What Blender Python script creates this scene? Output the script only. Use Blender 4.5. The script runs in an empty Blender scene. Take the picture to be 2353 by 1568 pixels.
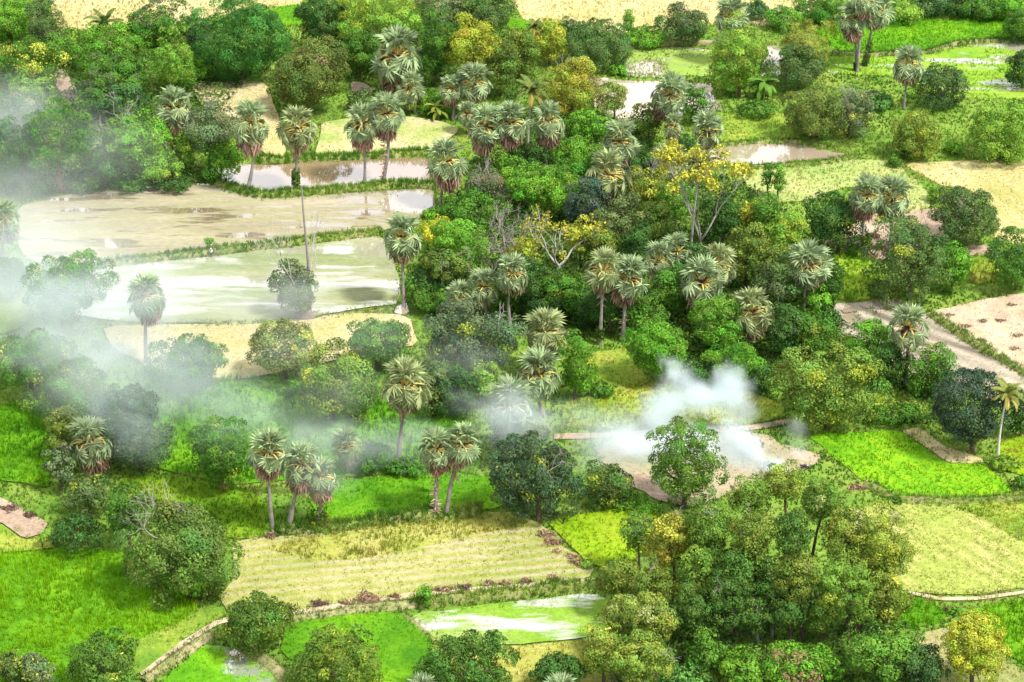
import bpy, bmesh, math, random
import numpy as np
from mathutils import Vector

SC = bpy.context.scene
COL = SC.collection
R_ = math.radians

# ------------------------------------------------------------------ camera
PITCH = R_(28.0); FOC = 5435.0; CX, CY = 1176.5, 784.0; CAMH = 160.5
SP, CP = math.sin(PITCH), math.cos(PITCH)

def ray(px, py):
    u = (px-CX)/FOC; v = (py-CY)/FOC
    return np.array([u, CP - v*SP, -SP - v*CP])

def G(px, py, z=0.0):
    """a point of the photograph on the ground plane -> world"""
    d = ray(px, py); t = (CAMH-z)/(-d[2])
    return np.array([d[0]*t, d[1]*t, z])

def at_depth(px, py, Y):
    d = ray(px, py); t = Y/d[1]
    return np.array([d[0]*t, Y, CAMH + d[2]*t]), FOC/t, -d[2]/np.linalg.norm(d)

def scale_at(px, py):
    d = ray(px, py); return FOC/(CAMH/(-d[2]))

# ------------------------------------------------------------------ helpers
def tag(o, label=None, cat=None, group=None, kind=None):
    if label: o['label'] = label
    if cat: o['category'] = cat
    if group: o['group'] = group
    if kind: o['kind'] = kind
    return o

def empty(name, loc, label, cat, group=None):
    o = bpy.data.objects.new(name, None); COL.objects.link(o)
    o.location = loc; o.empty_display_size = 0.5
    return tag(o, label, cat, group)

def link(name, me, parent=None):
    o = bpy.data.objects.new(name, me); COL.objects.link(o)
    if parent is not None: o.parent = parent
    return o

def np_mesh(name, V, F, mat, col=None, smooth=False):
    """V (n,3); F (m,k); col (m,3) per face"""
    V = np.asarray(V, np.float32); F = np.asarray(F, np.int32)
    me = bpy.data.meshes.new(name)
    me.vertices.add(len(V)); me.vertices.foreach_set('co', V.ravel())
    m, k = F.shape
    me.loops.add(m*k); me.loops.foreach_set('vertex_index', F.ravel())
    me.polygons.add(m)
    me.polygons.foreach_set('loop_start', np.arange(0, m*k, k, dtype=np.int32))
    if smooth:
        me.polygons.foreach_set('use_smooth', np.ones(m, bool))
    if col is not None:
        a = me.attributes.new('tint', 'FLOAT_COLOR', 'FACE')
        c = np.ones((m, 4), np.float32); c[:, :3] = col
        a.data.foreach_set('color', c.ravel())
    me.update(calc_edges=True)
    me.materials.append(mat)
    return me

class Acc:
    """collects quads (tris = repeated last vertex are kept as quads with 2 faces lists)"""
    def __init__(s): s.V = []; s.F = []; s.C = []; s.n = 0
    def add(s, V, F, C):
        V = np.asarray(V, float); F = np.asarray(F, int)
        s.V.append(V); s.F.append(F + s.n); s.n += len(V)
        C = np.asarray(C, float)
        if C.ndim == 1: C = np.tile(C, (len(F), 1))
        s.C.append(C)
    def mesh(s, name, mat, smooth=False):
        return np_mesh(name, np.concatenate(s.V), np.concatenate(s.F), mat, np.concatenate(s.C), smooth)
    def obj(s, name, mat, parent=None, smooth=False):
        return link(name, s.mesh(name, mat, smooth), parent)

def norm(a):
    return a/np.maximum(np.linalg.norm(a, axis=-1, keepdims=True), 1e-9)

def tube(pts, radii, n=7):
    pts = np.asarray(pts, float); m = len(pts)
    radii = np.asarray(radii, float)*np.ones(m)
    V = []
    for i in range(m):
        a = pts[max(i-1, 0)]; b = pts[min(i+1, m-1)]
        t = norm(b-a); ref = np.array([1., 0, 0]) if abs(t[0]) < .8 else np.array([0, 1., 0])
        u = norm(np.cross(t, ref)); w = np.cross(t, u)
        ang = np.arange(n)*2*math.pi/n
        V.append(pts[i] + radii[i]*(np.cos(ang)[:, None]*u + np.sin(ang)[:, None]*w))
    V = np.concatenate(V); F = []
    for i in range(m-1):
        for j in range(n):
            k = (j+1) % n
            F.append((i*n+j, i*n+k, (i+1)*n+k, (i+1)*n+j))
    # cap
    V = np.vstack([V, pts[-1]]); e = len(V)-1
    for j in range(n):
        F.append(((m-1)*n+j, (m-1)*n+(j+1) % n, e, e))
    F = np.array(F)
    F[-n:, 3] = F[-n:, 2]
    # degenerate quads are poor: replace cap by small quads is not needed at this size
    return V, F[:-n]

# value noise in the plane, used for patchiness of plants
_rs = np.random.RandomState(5)
_tab = _rs.rand(256, 256)
def vnoise(x, y, s=1.0, ox=0.0):
    x = np.asarray(x)/s + 311.7 + ox; y = np.asarray(y)/s + 87.3 + ox*1.7
    xi = np.floor(x).astype(int); yi = np.floor(y).astype(int)
    fx = x-xi; fy = y-yi; fx = fx*fx*(3-2*fx); fy = fy*fy*(3-2*fy)
    a = _tab[xi & 255, yi & 255]; b = _tab[(xi+1) & 255, yi & 255]
    c = _tab[xi & 255, (yi+1) & 255]; d = _tab[(xi+1) & 255, (yi+1) & 255]
    return (a*(1-fx)+b*fx)*(1-fy)+(c*(1-fx)+d*fx)*fy
def fbm(x, y, s, ox=0.0):
    return (vnoise(x, y, s, ox)*.5+vnoise(x, y, s/2.1, ox+7)*.3+vnoise(x, y, s/4.3, ox+13)*.2)

def inpoly(x, y, P):
    P = np.asarray(P); n = len(P); ins = np.zeros(len(x), bool); j = n-1
    for i in range(n):
        xi, yi = P[i, 0], P[i, 1]; xj, yj = P[j, 0], P[j, 1]
        c = ((yi > y) != (yj > y)) & (x < (xj-xi)*(y-yi)/((yj-yi)+1e-12)+xi)
        ins ^= c; j = i
    return ins

def area(P):
    P = np.asarray(P); x, y = P[:, 0], P[:, 1]
    return abs(np.dot(x, np.roll(y, -1))-np.dot(y, np.roll(x, -1)))/2

# ------------------------------------------------------------------ materials
def newmat(name):
    m = bpy.data.materials.new(name); m.use_nodes = True
    nt = m.node_tree; nt.nodes.clear()
    out = nt.nodes.new('ShaderNodeOutputMaterial')
    return m, nt, out

def foliage_mat(name, transl=0.3, rough=0.55, spec=0.3):
    m, nt, out = newmat(name); N = nt.nodes; L = nt.links
    at = N.new('ShaderNodeAttribute'); at.attribute_name = 'tint'
    p = N.new('ShaderNodeBsdfPrincipled'); p.inputs['Roughness'].default_value = rough
    p.inputs['Specular IOR Level'].default_value = spec
    tr = N.new('ShaderNodeBsdfTranslucent')
    mx = N.new('ShaderNodeMixShader'); mx.inputs[0].default_value = transl
    hs = N.new('ShaderNodeHueSaturation'); hs.inputs['Hue'].default_value = 0.502
    hs.inputs['Value'].default_value = 1.25
    L.new(at.outputs['Color'], p.inputs['Base Color'])
    L.new(at.outputs['Color'], hs.inputs['Color']); L.new(hs.outputs[0], tr.inputs['Color'])
    L.new(p.outputs[0], mx.inputs[1]); L.new(tr.outputs[0], mx.inputs[2])
    L.new(mx.outputs[0], out.inputs['Surface'])
    return m

def bark_mat(name, rough=0.85):
    m, nt, out = newmat(name); N = nt.nodes; L = nt.links
    at = N.new('ShaderNodeAttribute'); at.attribute_name = 'tint'
    tc = N.new('ShaderNodeTexCoord')
    no = N.new('ShaderNodeTexNoise'); no.inputs['Scale'].default_value = 2.2; no.inputs['Detail'].default_value = 4
    mp = N.new('ShaderNodeMapping'); mp.inputs['Scale'].default_value = (1, 1, 2.5)
    L.new(tc.outputs['Object'], mp.inputs[0]); L.new(mp.outputs[0], no.inputs['Vector'])
    mr = N.new('ShaderNodeMapRange'); mr.inputs[3].default_value = 0.55; mr.inputs[4].default_value = 1.4
    L.new(no.outputs[0], mr.inputs[0])
    mu = N.new('ShaderNodeVectorMath'); mu.operation = 'SCALE'
    L.new(at.outputs['Color'], mu.inputs[0]); L.new(mr.outputs[0], mu.inputs['Scale'])
    p = N.new('ShaderNodeBsdfPrincipled'); p.inputs['Roughness'].default_value = rough
    L.new(mu.outputs[0], p.inputs['Base Color']); L.new(p.outputs[0], out.inputs['Surface'])
    return m

def ground_mat(name, cols, scale=0.25, stripe=None, water=None, seed=0.0, stretch=(1, 1), bump=0.3, contrast=1.0, tuft=True):
    """cols: list of 2..4 colours spread by layered noise. stripe=(angle_deg, period_m, amount, colour).
    water=(threshold, scale, colour, softness, (sx,sy)): part of the surface is standing water."""
    m, nt, out = newmat(name); N = nt.nodes; L = nt.links
    tc = N.new('ShaderNodeTexCoord')
    mp = N.new('ShaderNodeMapping'); mp.inputs['Location'].default_value = (seed*13.1, seed*7.7, seed)
    mp.inputs['Scale'].default_value = (stretch[0], stretch[1], 1)
    L.new(tc.outputs['Object'], mp.inputs[0])
    n1 = N.new('ShaderNodeTexNoise'); n1.inputs['Scale'].default_value = scale; n1.inputs['Detail'].default_value = 7
    n1.inputs['Roughness'].default_value = 0.68
    L.new(mp.outputs[0], n1.inputs['Vector'])
    ra = N.new('ShaderNodeValToRGB'); cr = ra.color_ramp
    w = 0.17/contrast; k = len(cols)
    while len(cr.elements) < k: cr.elements.new(0.5)
    for i, c in enumerate(cols):
        cr.elements[i].position = 0.5-w+2*w*i/(k-1); cr.elements[i].color = (*c, 1)
    L.new(n1.outputs[0], ra.inputs[0])
    n2 = N.new('ShaderNodeTexNoise'); n2.inputs['Scale'].default_value = 1.9; n2.inputs['Detail'].default_value = 6
    n2.inputs['Roughness'].default_value = 0.75
    L.new(mp.outputs[0], n2.inputs['Vector'])
    mr = N.new('ShaderNodeMapRange'); mr.inputs[1].default_value = .3; mr.inputs[2].default_value = .7
    mr.inputs[3].default_value = 0.68; mr.inputs[4].default_value = 1.3
    L.new(n2.outputs[0], mr.inputs[0])
    mu = N.new('ShaderNodeVectorMath'); mu.operation = 'SCALE'
    L.new(ra.outputs[0], mu.inputs[0]); L.new(mr.outputs[0], mu.inputs['Scale'])
    colour = mu.outputs[0]
    if stripe:
        ang, per, amt, sc = stripe
        if isinstance(ang, tuple):      # two pixels of the photograph that lie on one row
            g0, g1 = G(*ang[0]), G(*ang[1]); ang = math.degrees(math.atan2(g1[1]-g0[1], g1[0]-g0[0]))
        m2 = N.new('ShaderNodeMapping'); m2.inputs['Rotation'].default_value = (0, 0, -R_(ang))
        L.new(tc.outputs['Object'], m2.inputs[0])
        wv = N.new('ShaderNodeTexWave'); wv.bands_direction = 'Y'; wv.inputs['Scale'].default_value = 0.314/per
        wv.inputs['Distortion'].default_value = 2.2; wv.inputs['Detail'].default_value = 3
        wv.inputs['Detail Scale'].default_value = 1.2
        L.new(m2.outputs[0], wv.inputs['Vector'])
        n3 = N.new('ShaderNodeTexNoise'); n3.inputs['Scale'].default_value = 0.12; n3.inputs['Detail'].default_value = 4
        L.new(mp.outputs[0], n3.inputs['Vector'])
        r3 = N.new('ShaderNodeMapRange'); r3.inputs[1].default_value = .35; r3.inputs[2].default_value = .6
        r3.inputs[3].default_value = 0.15; r3.inputs[4].default_value = amt
        L.new(n3.outputs[0], r3.inputs[0])
        mm = N.new('ShaderNodeMath'); mm.operation = 'MULTIPLY'
        L.new(wv.outputs['Fac'], mm.inputs[0]); L.new(r3.outputs[0], mm.inputs[1])
        mx = N.new('ShaderNodeMix'); mx.data_type = 'RGBA'
        L.new(mm.outputs[0], mx.inputs[0]); L.new(colour, mx.inputs[6]); mx.inputs[7].default_value = (*sc, 1)
        colour = mx.outputs[2]
    p = N.new('ShaderNodeBsdfPrincipled'); p.inputs['Roughness'].default_value = 0.95
    p.inputs['Specular IOR Level'].default_value = 0.1
    L.new(colour, p.inputs['Base Color'])
    if bump:
        b = N.new('ShaderNodeBump'); b.inputs['Strength'].default_value = bump; b.inputs['Distance'].default_value = 0.25
        L.new(n2.outputs[0], b.inputs['Height']); L.new(b.outputs[0], p.inputs['Normal'])
    final = p.outputs[0]
    if water:
        th, wsc, wc, soft, st = water
        m4 = N.new('ShaderNodeMapping'); m4.inputs['Scale'].default_value = (st[0], st[1], 1)
        m4.inputs['Location'].default_value = (seed*5.3+2, seed*3.1, 0)
        L.new(tc.outputs['Object'], m4.inputs[0])
        n4 = N.new('ShaderNodeTexNoise'); n4.inputs['Scale'].default_value = wsc; n4.inputs['Detail'].default_value = 8
        n4.inputs['Roughness'].default_value = 0.6
        L.new(m4.outputs[0], n4.inputs['Vector'])
        r4 = N.new('ShaderNodeMapRange'); r4.inputs[1].default_value = th-soft; r4.inputs[2].default_value = th+soft
        L.new(n4.outputs[0], r4.inputs[0])
        ws = water_shader(nt, wc, tc)
        ms = N.new('ShaderNodeMixShader')
        L.new(r4.outputs[0], ms.inputs[0]); L.new(final, ms.inputs[1]); L.new(ws, ms.inputs[2])
        final = ms.outputs[0]
    L.new(final, out.inputs['Surface'])
    return m

def water_shader(nt, col, tc, gloss=0.48, rough=0.04):
    """muddy standing water: silt colour below a sheen that mirrors the white sky and the trees"""
    N = nt.nodes; L = nt.links
    d = N.new('ShaderNodeBsdfDiffuse'); d.inputs['Color'].default_value = (*col, 1)
    n = N.new('ShaderNodeTexNoise'); n.inputs['Scale'].default_value = 0.08; n.inputs['Detail'].default_value = 3
    L.new(tc.outputs['Object'], n.inputs['Vector'])
    cm = N.new('ShaderNodeMix'); cm.data_type = 'RGBA'; L.new(n.outputs[0], cm.inputs[0])
    cm.inputs[6].default_value = (*[c*.75 for c in col], 1); cm.inputs[7].default_value = (*[min(1, c*1.25) for c in col], 1)
    L.new(cm.outputs[2], d.inputs['Color'])
    g = N.new('ShaderNodeBsdfGlossy'); g.inputs['Roughness'].default_value = rough
    g.inputs['Color'].default_value = (0.95, 0.96, 0.97, 1)
    nb = N.new('ShaderNodeTexNoise'); nb.inputs['Scale'].default_value = 1.3; nb.inputs['Detail'].default_value = 3
    L.new(tc.outputs['Object'], nb.inputs['Vector'])
    b = N.new('ShaderNodeBump'); b.inputs['Strength'].default_value = 0.06; b.inputs['Distance'].default_value = 0.05
    L.new(nb.outputs[0], b.inputs['Height']); L.new(b.outputs[0], g.inputs['Normal'])
    m = N.new('ShaderNodeMixShader'); m.inputs[0].default_value = gloss
    L.new(d.outputs[0], m.inputs[1]); L.new(g.outputs[0], m.inputs[2])
    return m.outputs[0]

def water_mat(name, col, gloss=0.62, rough=0.03):
    m, nt, out = newmat(name)
    tc = nt.nodes.new('ShaderNodeTexCoord')
    nt.links.new(water_shader(nt, col, tc, gloss, rough), out.inputs['Surface'])
    return m

LEAF = foliage_mat('leaf_surface', 0.19, .6, .15)
BLADE = foliage_mat('grass_blade', 0.4, 0.7, 0.1)
FROND = foliage_mat('palm_frond', 0.22, 0.6, 0.15)
BARK = bark_mat('bark')
SMOKE = True; HAZE = 0; SUN_E = 3.6; CLOUD = 7.6; SKY_S = 0.112; EXPO = 0.76; LEAF_GAIN = 1.55; SMOKE_D = 2.4
# ------------------------------------------------------------------ leaves
def leaves(rng, P, Nn, L, W, jit, droop):
    n = len(P)
    nn = norm(Nn + jit*rng.normal(size=(n, 3)))
    t = rng.normal(size=(n, 3)); t[:, 2] -= droop
    t = norm(t - nn*np.sum(t*nn, 1, keepdims=True)); b = np.cross(nn, t)
    l = (L*(0.6+0.8*rng.rand(n)))[:, None]; w = (W*(0.6+0.8*rng.rand(n)))[:, None]
    V = np.empty((n, 4, 3))
    V[:, 0] = P - t*l*.5; V[:, 1] = P + b*w*.5 + t*l*.08; V[:, 2] = P + t*l*.5 - nn*l*.08; V[:, 3] = P - b*w*.5 + t*l*.08
    return V.reshape(-1, 3), np.arange(4*n).reshape(n, 4)

# crown styles: clump radius (m), clump fill, leaf length, leaf width, orientation jitter, droop, cover, shell(min), lobes, low cut
STY = {
 'round':  dict(rc=1.05, k=1.15, L=0.38, W=0.18, jit=0.42, dr=.9, cov=2.5, sh=.68, lob=.19, low=-.95),
 'leafy':  dict(rc=1.25, k=1.05, L=0.38, W=0.2, jit=.38, dr=.5, cov=2.4, sh=.66, lob=.20, low=-.93),
 'clumpy': dict(rc=1.55, k=1.00, L=0.36, W=0.21, jit=.36, dr=.4, cov=2.4, sh=.62, lob=.26, low=-.93),
 'feather':dict(rc=1.30, k=1.00, L=0.62, W=0.12, jit=.5, dr=.7, cov=2.2, sh=.60, lob=.28, low=-.9),
 'tall':   dict(rc=0.85, k=0.95, L=0.31, W=0.16, jit=.34, dr=.6, cov=2.3, sh=.55, lob=.28, low=-.95),
 'airy':   dict(rc=1.05, k=0.95, L=0.36, W=0.17, jit=.34, dr=.4, cov=1.9, sh=.50, lob=.16, low=-.95),
 'flat':   dict(rc=1.00, k=0.80, L=0.42, W=0.24, jit=.34, dr=.2, cov=1.7, sh=.72, lob=.22, low=-.1),
 'bush':   dict(rc=.70, k=1.10, L=0.36, W=0.19, jit=.38, dr=.3, cov=2.4, sh=.65, lob=.25, low=-.9),
}

def crown(rng, c, r, sty, main, acc=None, accf=0.0, spread=0.22):
    S = STY[sty]; r = np.asarray(r, float); rm = float(np.prod(r))**(1/3)
    rc0 = min(S['rc'], rm*.42); rc0 = max(rc0, rm*.2)
    sp = (r*r*r); sA = 4*math.pi*(((r[0]*r[1])**1.6+(r[0]*r[2])**1.6+(r[1]*r[2])**1.6)/3)**(1/1.6)
    K = max(6, int(S['k']*sA/(rc0*rc0*2.35)))
    # clump centres on the shell, even spread
    i = np.arange(K)+.5; ph = np.arccos(1-2*i/K); th = math.pi*(1+5**.5)*i
    d = np.stack([np.cos(th)*np.sin(ph), np.sin(th)*np.sin(ph), np.cos(ph)], 1)
    d = norm(d + rng.normal(size=d.shape)*.22)
    d = d[d[:, 2] > S['low']]; K = len(d)
    lob = np.ones(K)
    for _ in range(7):
        a = norm(rng.normal(size=3)); lob += S['lob']*rng.choice([-1, 1.])*np.maximum(0, d@a-.35)*1.3
    sh = S['sh']-.06+(1.06-S['sh'])*rng.rand(K)**.7
    cc = d*(r*1.02)*(sh*lob)[:, None]*(.84 if sty == 'tall' else .95)
    rc = rc0*(.55+.75*rng.rand(K))
    n_tot = int(S['cov']*sA/(0.5*S['L']*S['W']*1.0)*.62)
    n_tot = min(n_tot, 48000)
    w = rc**2; w /= w.sum()
    idx = rng.choice(K, n_tot, p=w)
    q = norm(rng.normal(size=(n_tot, 3)) + .8*norm(d[idx]) + np.array([0, 0, .42]))
    rad = rc[idx]*(.62+.42*rng.rand(n_tot)**.7)
    P = cc[idx] + q*rad[:, None]*np.array([1, 1, .80])
    inner = rng.rand(n_tot) < .20; g = norm(rng.normal(size=(n_tot, 3)))
    P[inner] = (g*r*(.45+.28*rng.rand(n_tot))[:, None])[inner]
    nn = norm(q + .35*d[idx])
    V, F = leaves(rng, P, nn, S['L'], S['W'], S['jit'], S['dr'])
    main = np.array(main)*LEAF_GAIN
    if main[2] < .42*main[1]: main = main*np.array([1.02, 1.0, .8])
    acc = None if acc is None else np.array(acc)*(1+(LEAF_GAIN-1)*.25); accf = accf*.75
    cv = 1+spread*1.5*rng.normal(size=K)*.6; cv = np.clip(cv, .6, 1.6)
    C = main[None]*cv[idx][:, None]*(1+.09*rng.normal(size=n_tot)).clip(.5, 1.7)[:, None]
    C[:, 0] *= (1+.13*rng.normal(size=K))[idx].clip(.7, 1.35)
    if acc is not None and accf > 0:
        a = np.array(acc)
        hot = rng.rand(K) < accf*.8 + .25*accf*(d[:, 2] > .2)
        pick = (hot[idx] & (rng.rand(n_tot) < .7)) | (rng.rand(n_tot) < accf*.10)
        C[pick] = a*(1+.28*rng.normal(size=pick.sum())).clip(.5, 1.6)[:, None]
    V = V + np.asarray(c)
    keep = (V[:, 2].reshape(-1, 4).min(1) > 0.03)
    F = F[keep]; C = C[keep]
    return V, F, C.clip(.004, .8), cc + np.asarray(c), rc

def compact(V, F):
    u, inv = np.unique(F, return_inverse=True)
    return V[u], inv.reshape(F.shape)

def limb(rng, a, b, r0, r1, n=5, wob=.12, seg=5):
    a = np.asarray(a, float); b = np.asarray(b, float); L = np.linalg.norm(b-a)
    t = np.linspace(0, 1, seg)[:, None]
    p = a*(1-t)+b*t; off = rng.normal(size=3)*wob*L
    p += np.sin(t*math.pi)*off
    return tube(p, np.linspace(r0, r1, seg), n)

def branching(rng, acc, p, d, L, r, depth, col, spread=.6, up=.15, tips=None, n=5):
    """recursive bare branches"""
    q = p + norm(d)*L; V, F = limb(rng, p, q, r, r*.66, n, .06, 4); acc.add(V, F, col)
    if depth == 0:
        if tips is not None: tips.append(q)
        return
    k = 2 if rng.rand() < .45 else 3
    for _ in range(k):
        dd = norm(norm(d) + rng.normal(size=3)*spread + np.array([0, 0, up]))
        branching(rng, acc, q, dd, L*(.62+.25*rng.rand()), r*.62, depth-1, col, spread, up, tips, max(3, n-1))

USED = {}
def check_label(l, g=None):
    k = l.lower(); assert k not in USED, 'same label: '+l
    n = len(l.split()); assert 4 <= n <= 16, f'{n} words: {l}'
    USED[k] = 1

BARKS = dict(g=(.20, .18, .16), b=(.11, .075, .055), w=(.42, .40, .36), r=(.20, .10, .07), p=(.30, .27, .24))
_seed = [100]
def tree(sty, ell, base, main, label, acc=None, accf=0., bark='b', name='broadleaf_tree', cat='tree', group=None, bare=0, barecol='p', tr=1.0, lean=0, ryk=1.0):
    check_label(label)
    _seed[0] += 1; rng = np.random.RandomState(_seed[0])
    cx, cy, hw, hh = ell
    if base is None: base = (cx, cy+hh*.84)
    B = G(*base); C, s, sp = at_depth(cx, cy, B[1])
    rx = hw/s; ry = rx*ryk; cpv = math.sqrt(1-sp*sp)
    vis = hh/s
    ry = min(ry, .9*vis/sp)
    rz = math.sqrt(max(vis*vis-(ry*sp)**2, (.38*vis)**2))/cpv
    if name != 'bush': C[2] = max(C[2], rz*.62)
    c = C-B
    root = empty(name, B, label, cat, group)
    V, F, Cc, cc, rc = crown(rng, c, (rx, ry, rz), sty, main, acc, accf)
    V, F = compact(V, F)
    if name == 'bush':
        me = np_mesh('foliage', V, F, LEAF, Cc); link('foliage', me, root)
    else:
        me = np_mesh('crown', V, F, LEAF, Cc); link('crown', me, root)
    a = Acc(); bc = np.array(BARKS[bark]); tw = max(.10, .045*max(rx, .6*rz)+.06)*tr
    fork = np.array([c[0]*.5, c[1]*.5, max(c[2]-rz*.55, rz*.12, .25)])
    V, F = limb(rng, (0, 0, -.15), fork, tw*1.25, tw*.85, 8, .05, 6); a.add(V, F, bc)
    order = rng.permutation(len(cc))[:8 if name != 'bush' else 4]
    for j in order:
        V, F = limb(rng, fork, fork+(cc[j]-fork)*.92, tw*.55, tw*.12, 5, .10, 5); a.add(V, F, bc)
    a.obj('trunk' if name != 'bush' else 'stem', BARK, root, True)
    if bare:
        bb = np.array(BARKS[barecol])
        for j in range(bare):
            b = Acc()
            up = cc[cc[:, 2] > c[2]]; t = up[rng.randint(len(up))]
            dirn = norm(t-c+np.array([0, -rx*.25, rz*.5])); st = c+(t-c)*.55
            branching(rng, b, st, dirn, rx*.36, max(.08, tw*.34), 3, bb, .55, .2)
            b.obj('bare_branch', BARK, root, True)
    return root

def bush(ell, main, label, acc=None, accf=0., base=None, group=None, sty='bush', bare=0):
    return tree(sty, ell, base, main, label, acc, accf, name='bush', cat='bush', group=group, bare=bare)

# ------------------------------------------------------------------ palms
def fan(rng, Lp, Rb, e, az, bend, green, n=15):
    """one fan leaf: stalk from the heart outwards, blade bent down by `bend` (rad)"""
    ca, sa = math.cos(az), math.sin(az)
    X = np.array([math.cos(e)*ca, math.cos(e)*sa, math.sin(e)]); side = np.array([-sa, ca, 0])
    Z = np.cross(X, side)
    if Z[2] < 0: Z = -Z
    # stalk, slightly arched
    p0 = X*.15; p1 = X*Lp*.6; 
    eb = e-bend*.35
    X2 = np.array([math.cos(eb)*ca, math.cos(eb)*sa, math.sin(eb)])
    p2 = p1 + X2*Lp*.4
    eb2 = e-bend
    XB = np.array([math.cos(eb2)*ca, math.cos(eb2)*sa, math.sin(eb2)])
    ZB = np.array([-math.sin(eb2)*ca, -math.sin(eb2)*sa, math.cos(eb2)])
    roll = rng.normal()*.45
    S2 = side*math.cos(roll)+ZB*math.sin(roll); ZB2 = ZB*math.cos(roll)-side*math.sin(roll)
    span = R_(118+rng.rand()*22)
    A = np.linspace(-span, span, n); dl = span/n*.86
    V = []; F = []; C = []
    for a in A:
        Rr = Rb*(.72+.28*math.cos(a*.55))*(.9+.2*rng.rand())
        fold = .10*Rr*(1 if rng.rand() < .5 else -1)
        def pt(ang, r, dz): return p2 + XB*math.cos(ang)*r + S2*math.sin(ang)*r + ZB2*(dz-.16*r*r/Rb) + np.array([0, 0, -.10*r*r/Rb])
        k = len(V)
        V += [p2, pt(a-dl, Rr*.60, fold), pt(a+rng.normal()*.05, Rr*1.08, -.10*Rr), pt(a+dl, Rr*.60, -fold*.4)]
        F.append((k, k+1, k+2, k+3)); C.append(green*(.72+.56*rng.rand()))
    return np.array(V), np.array(F), np.array(C), (p0, p1, p2)

GREENF = np.array((.285, .375, .190)); OLDF = np.array((.42, .38, .14)); DEADF = np.array((.46, .31, .22)); DEAD2 = np.array((.20, .115, .085))
STALK = np.array((.80, .66, .20)); HEART = np.array((.12, .065, .05))

def palm_proto(seed, sparse=1.0, dead=18, skirt=1.0, green=GREENF, droopy=0.0, low=1.0):
    """upright young fans above, a gap that shows the heart and the stalks, a hanging ring of older fans, a skirt of dead ones"""
    rng = np.random.RandomState(seed)
    fr, st, dd = Acc(), Acc(), Acc(); ga = math.pi*(3-5**.5)
    def one(e, az, bend, g, Lp, Rb, stalk=1.):
        V, F, C, pp = fan(rng, Lp, Rb, e, az, bend, g*(.68+.62*rng.rand())); fr.add(V, F, C)
        tv, tf = tube(pp, (.13, .095, .06), 4); st.add(tv, tf, STALK*(.8+.4*rng.rand())*stalk)
    n = int(20*sparse)
    for i in range(n):                      # young, upright brush
        u = (i+.5)/n; one(R_(87-36*u**.85+rng.normal()*5), i*ga+rng.normal()*.15, R_(2+10*u+rng.normal()*5), green*(1.05-.1*u), 1.75+.3*rng.rand(), 1.22+.2*rng.rand())
    n = int(19*sparse*low)
    for i in range(n):                      # full grown: long stalks held out, blades hanging from their ends
        one(R_(12+rng.normal()*10), i*ga+rng.normal()*.2, R_(76+rng.normal()*12), green*.95, 1.85+.25*rng.rand(), 1.16+.2*rng.rand())
    n = int(15*sparse*low)
    for i in range(n):                      # old, hanging lower
        u = (i+.5)/n; one(R_(-12-22*u+rng.normal()*5), i*ga+rng.normal()*.2, R_(58-14*u+rng.normal()*8+droopy*20), green*.85+OLDF*.35*u, 1.65+.3*rng.rand(), 1.10+.2*rng.rand(), .85)
    hv, hf = tube([(0, 0, -1.2), (0, 0, -.6), (0, 0, -.05), (0, 0, .40)], (.34, .50, .46, .12), 9); dd.add(hv, hf, HEART)
    for i in range(34):
        az = rng.rand()*6.28; el = R_(rng.uniform(-55, 50)); X = np.array([math.cos(el)*math.cos(az), math.cos(el)*math.sin(az), math.sin(el)])
        tv, tf = tube([X*.2, X*.8, X*1.05+np.array([0, 0, -.2])], (.13, .09, .03), 4); dd.add(tv, tf, HEART*(.7+1.1*rng.rand()))
    for i in range(dead):
        az = rng.rand()*6.28; e = R_(rng.uniform(-72, -34)); g = DEADF if rng.rand() < .65 else DEAD2
        V, F, C, pp = fan(rng, 1.35, 1.15, e, az, R_(26)*rng.rand()+R_(4), g*(.75+.5*rng.rand()), 11)
        V[:, :2] *= 1.02; V[:, 2] *= skirt
        dd.add(V, F, C); tv, tf = tube(pp, (.07, .06, .05), 4); dd.add(tv, tf, DEADF*.8)
    return fr.mesh('fronds', FROND), st.mesh('leaf_stalks', FROND), dd.mesh('dead_fronds', FROND)

PALM = {}
def palm_variants():
    PALM['full'] = [palm_proto(11, 1.0, 38, 1.35), palm_proto(12, .85, 50, 1.5), palm_proto(13, 1.08, 34, 1.2), palm_proto(14, .8, 56, 1.6), palm_proto(15, 1.0, 60, 1.45, low=.7), palm_proto(16, .9, 30, 1.25, GREENF*np.array((1.12, 1.02, .9))), palm_proto(17, .75, 44, 1.5, GREENF*1.08, low=.8)]
    PALM['thin'] = [palm_proto(21, .75, 14, 1.1, low=.5), palm_proto(22, .8, 12, 1.2, low=.6)]
    PALM['shaggy'] = [palm_proto(31, .85, 52, 1.45, droopy=.3), palm_proto(32, .8, 46, 1.35)]
    PALM['young'] = [palm_proto(41, 1.05, 3, .8), palm_proto(42, 1.0, 2, .8)]

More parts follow.
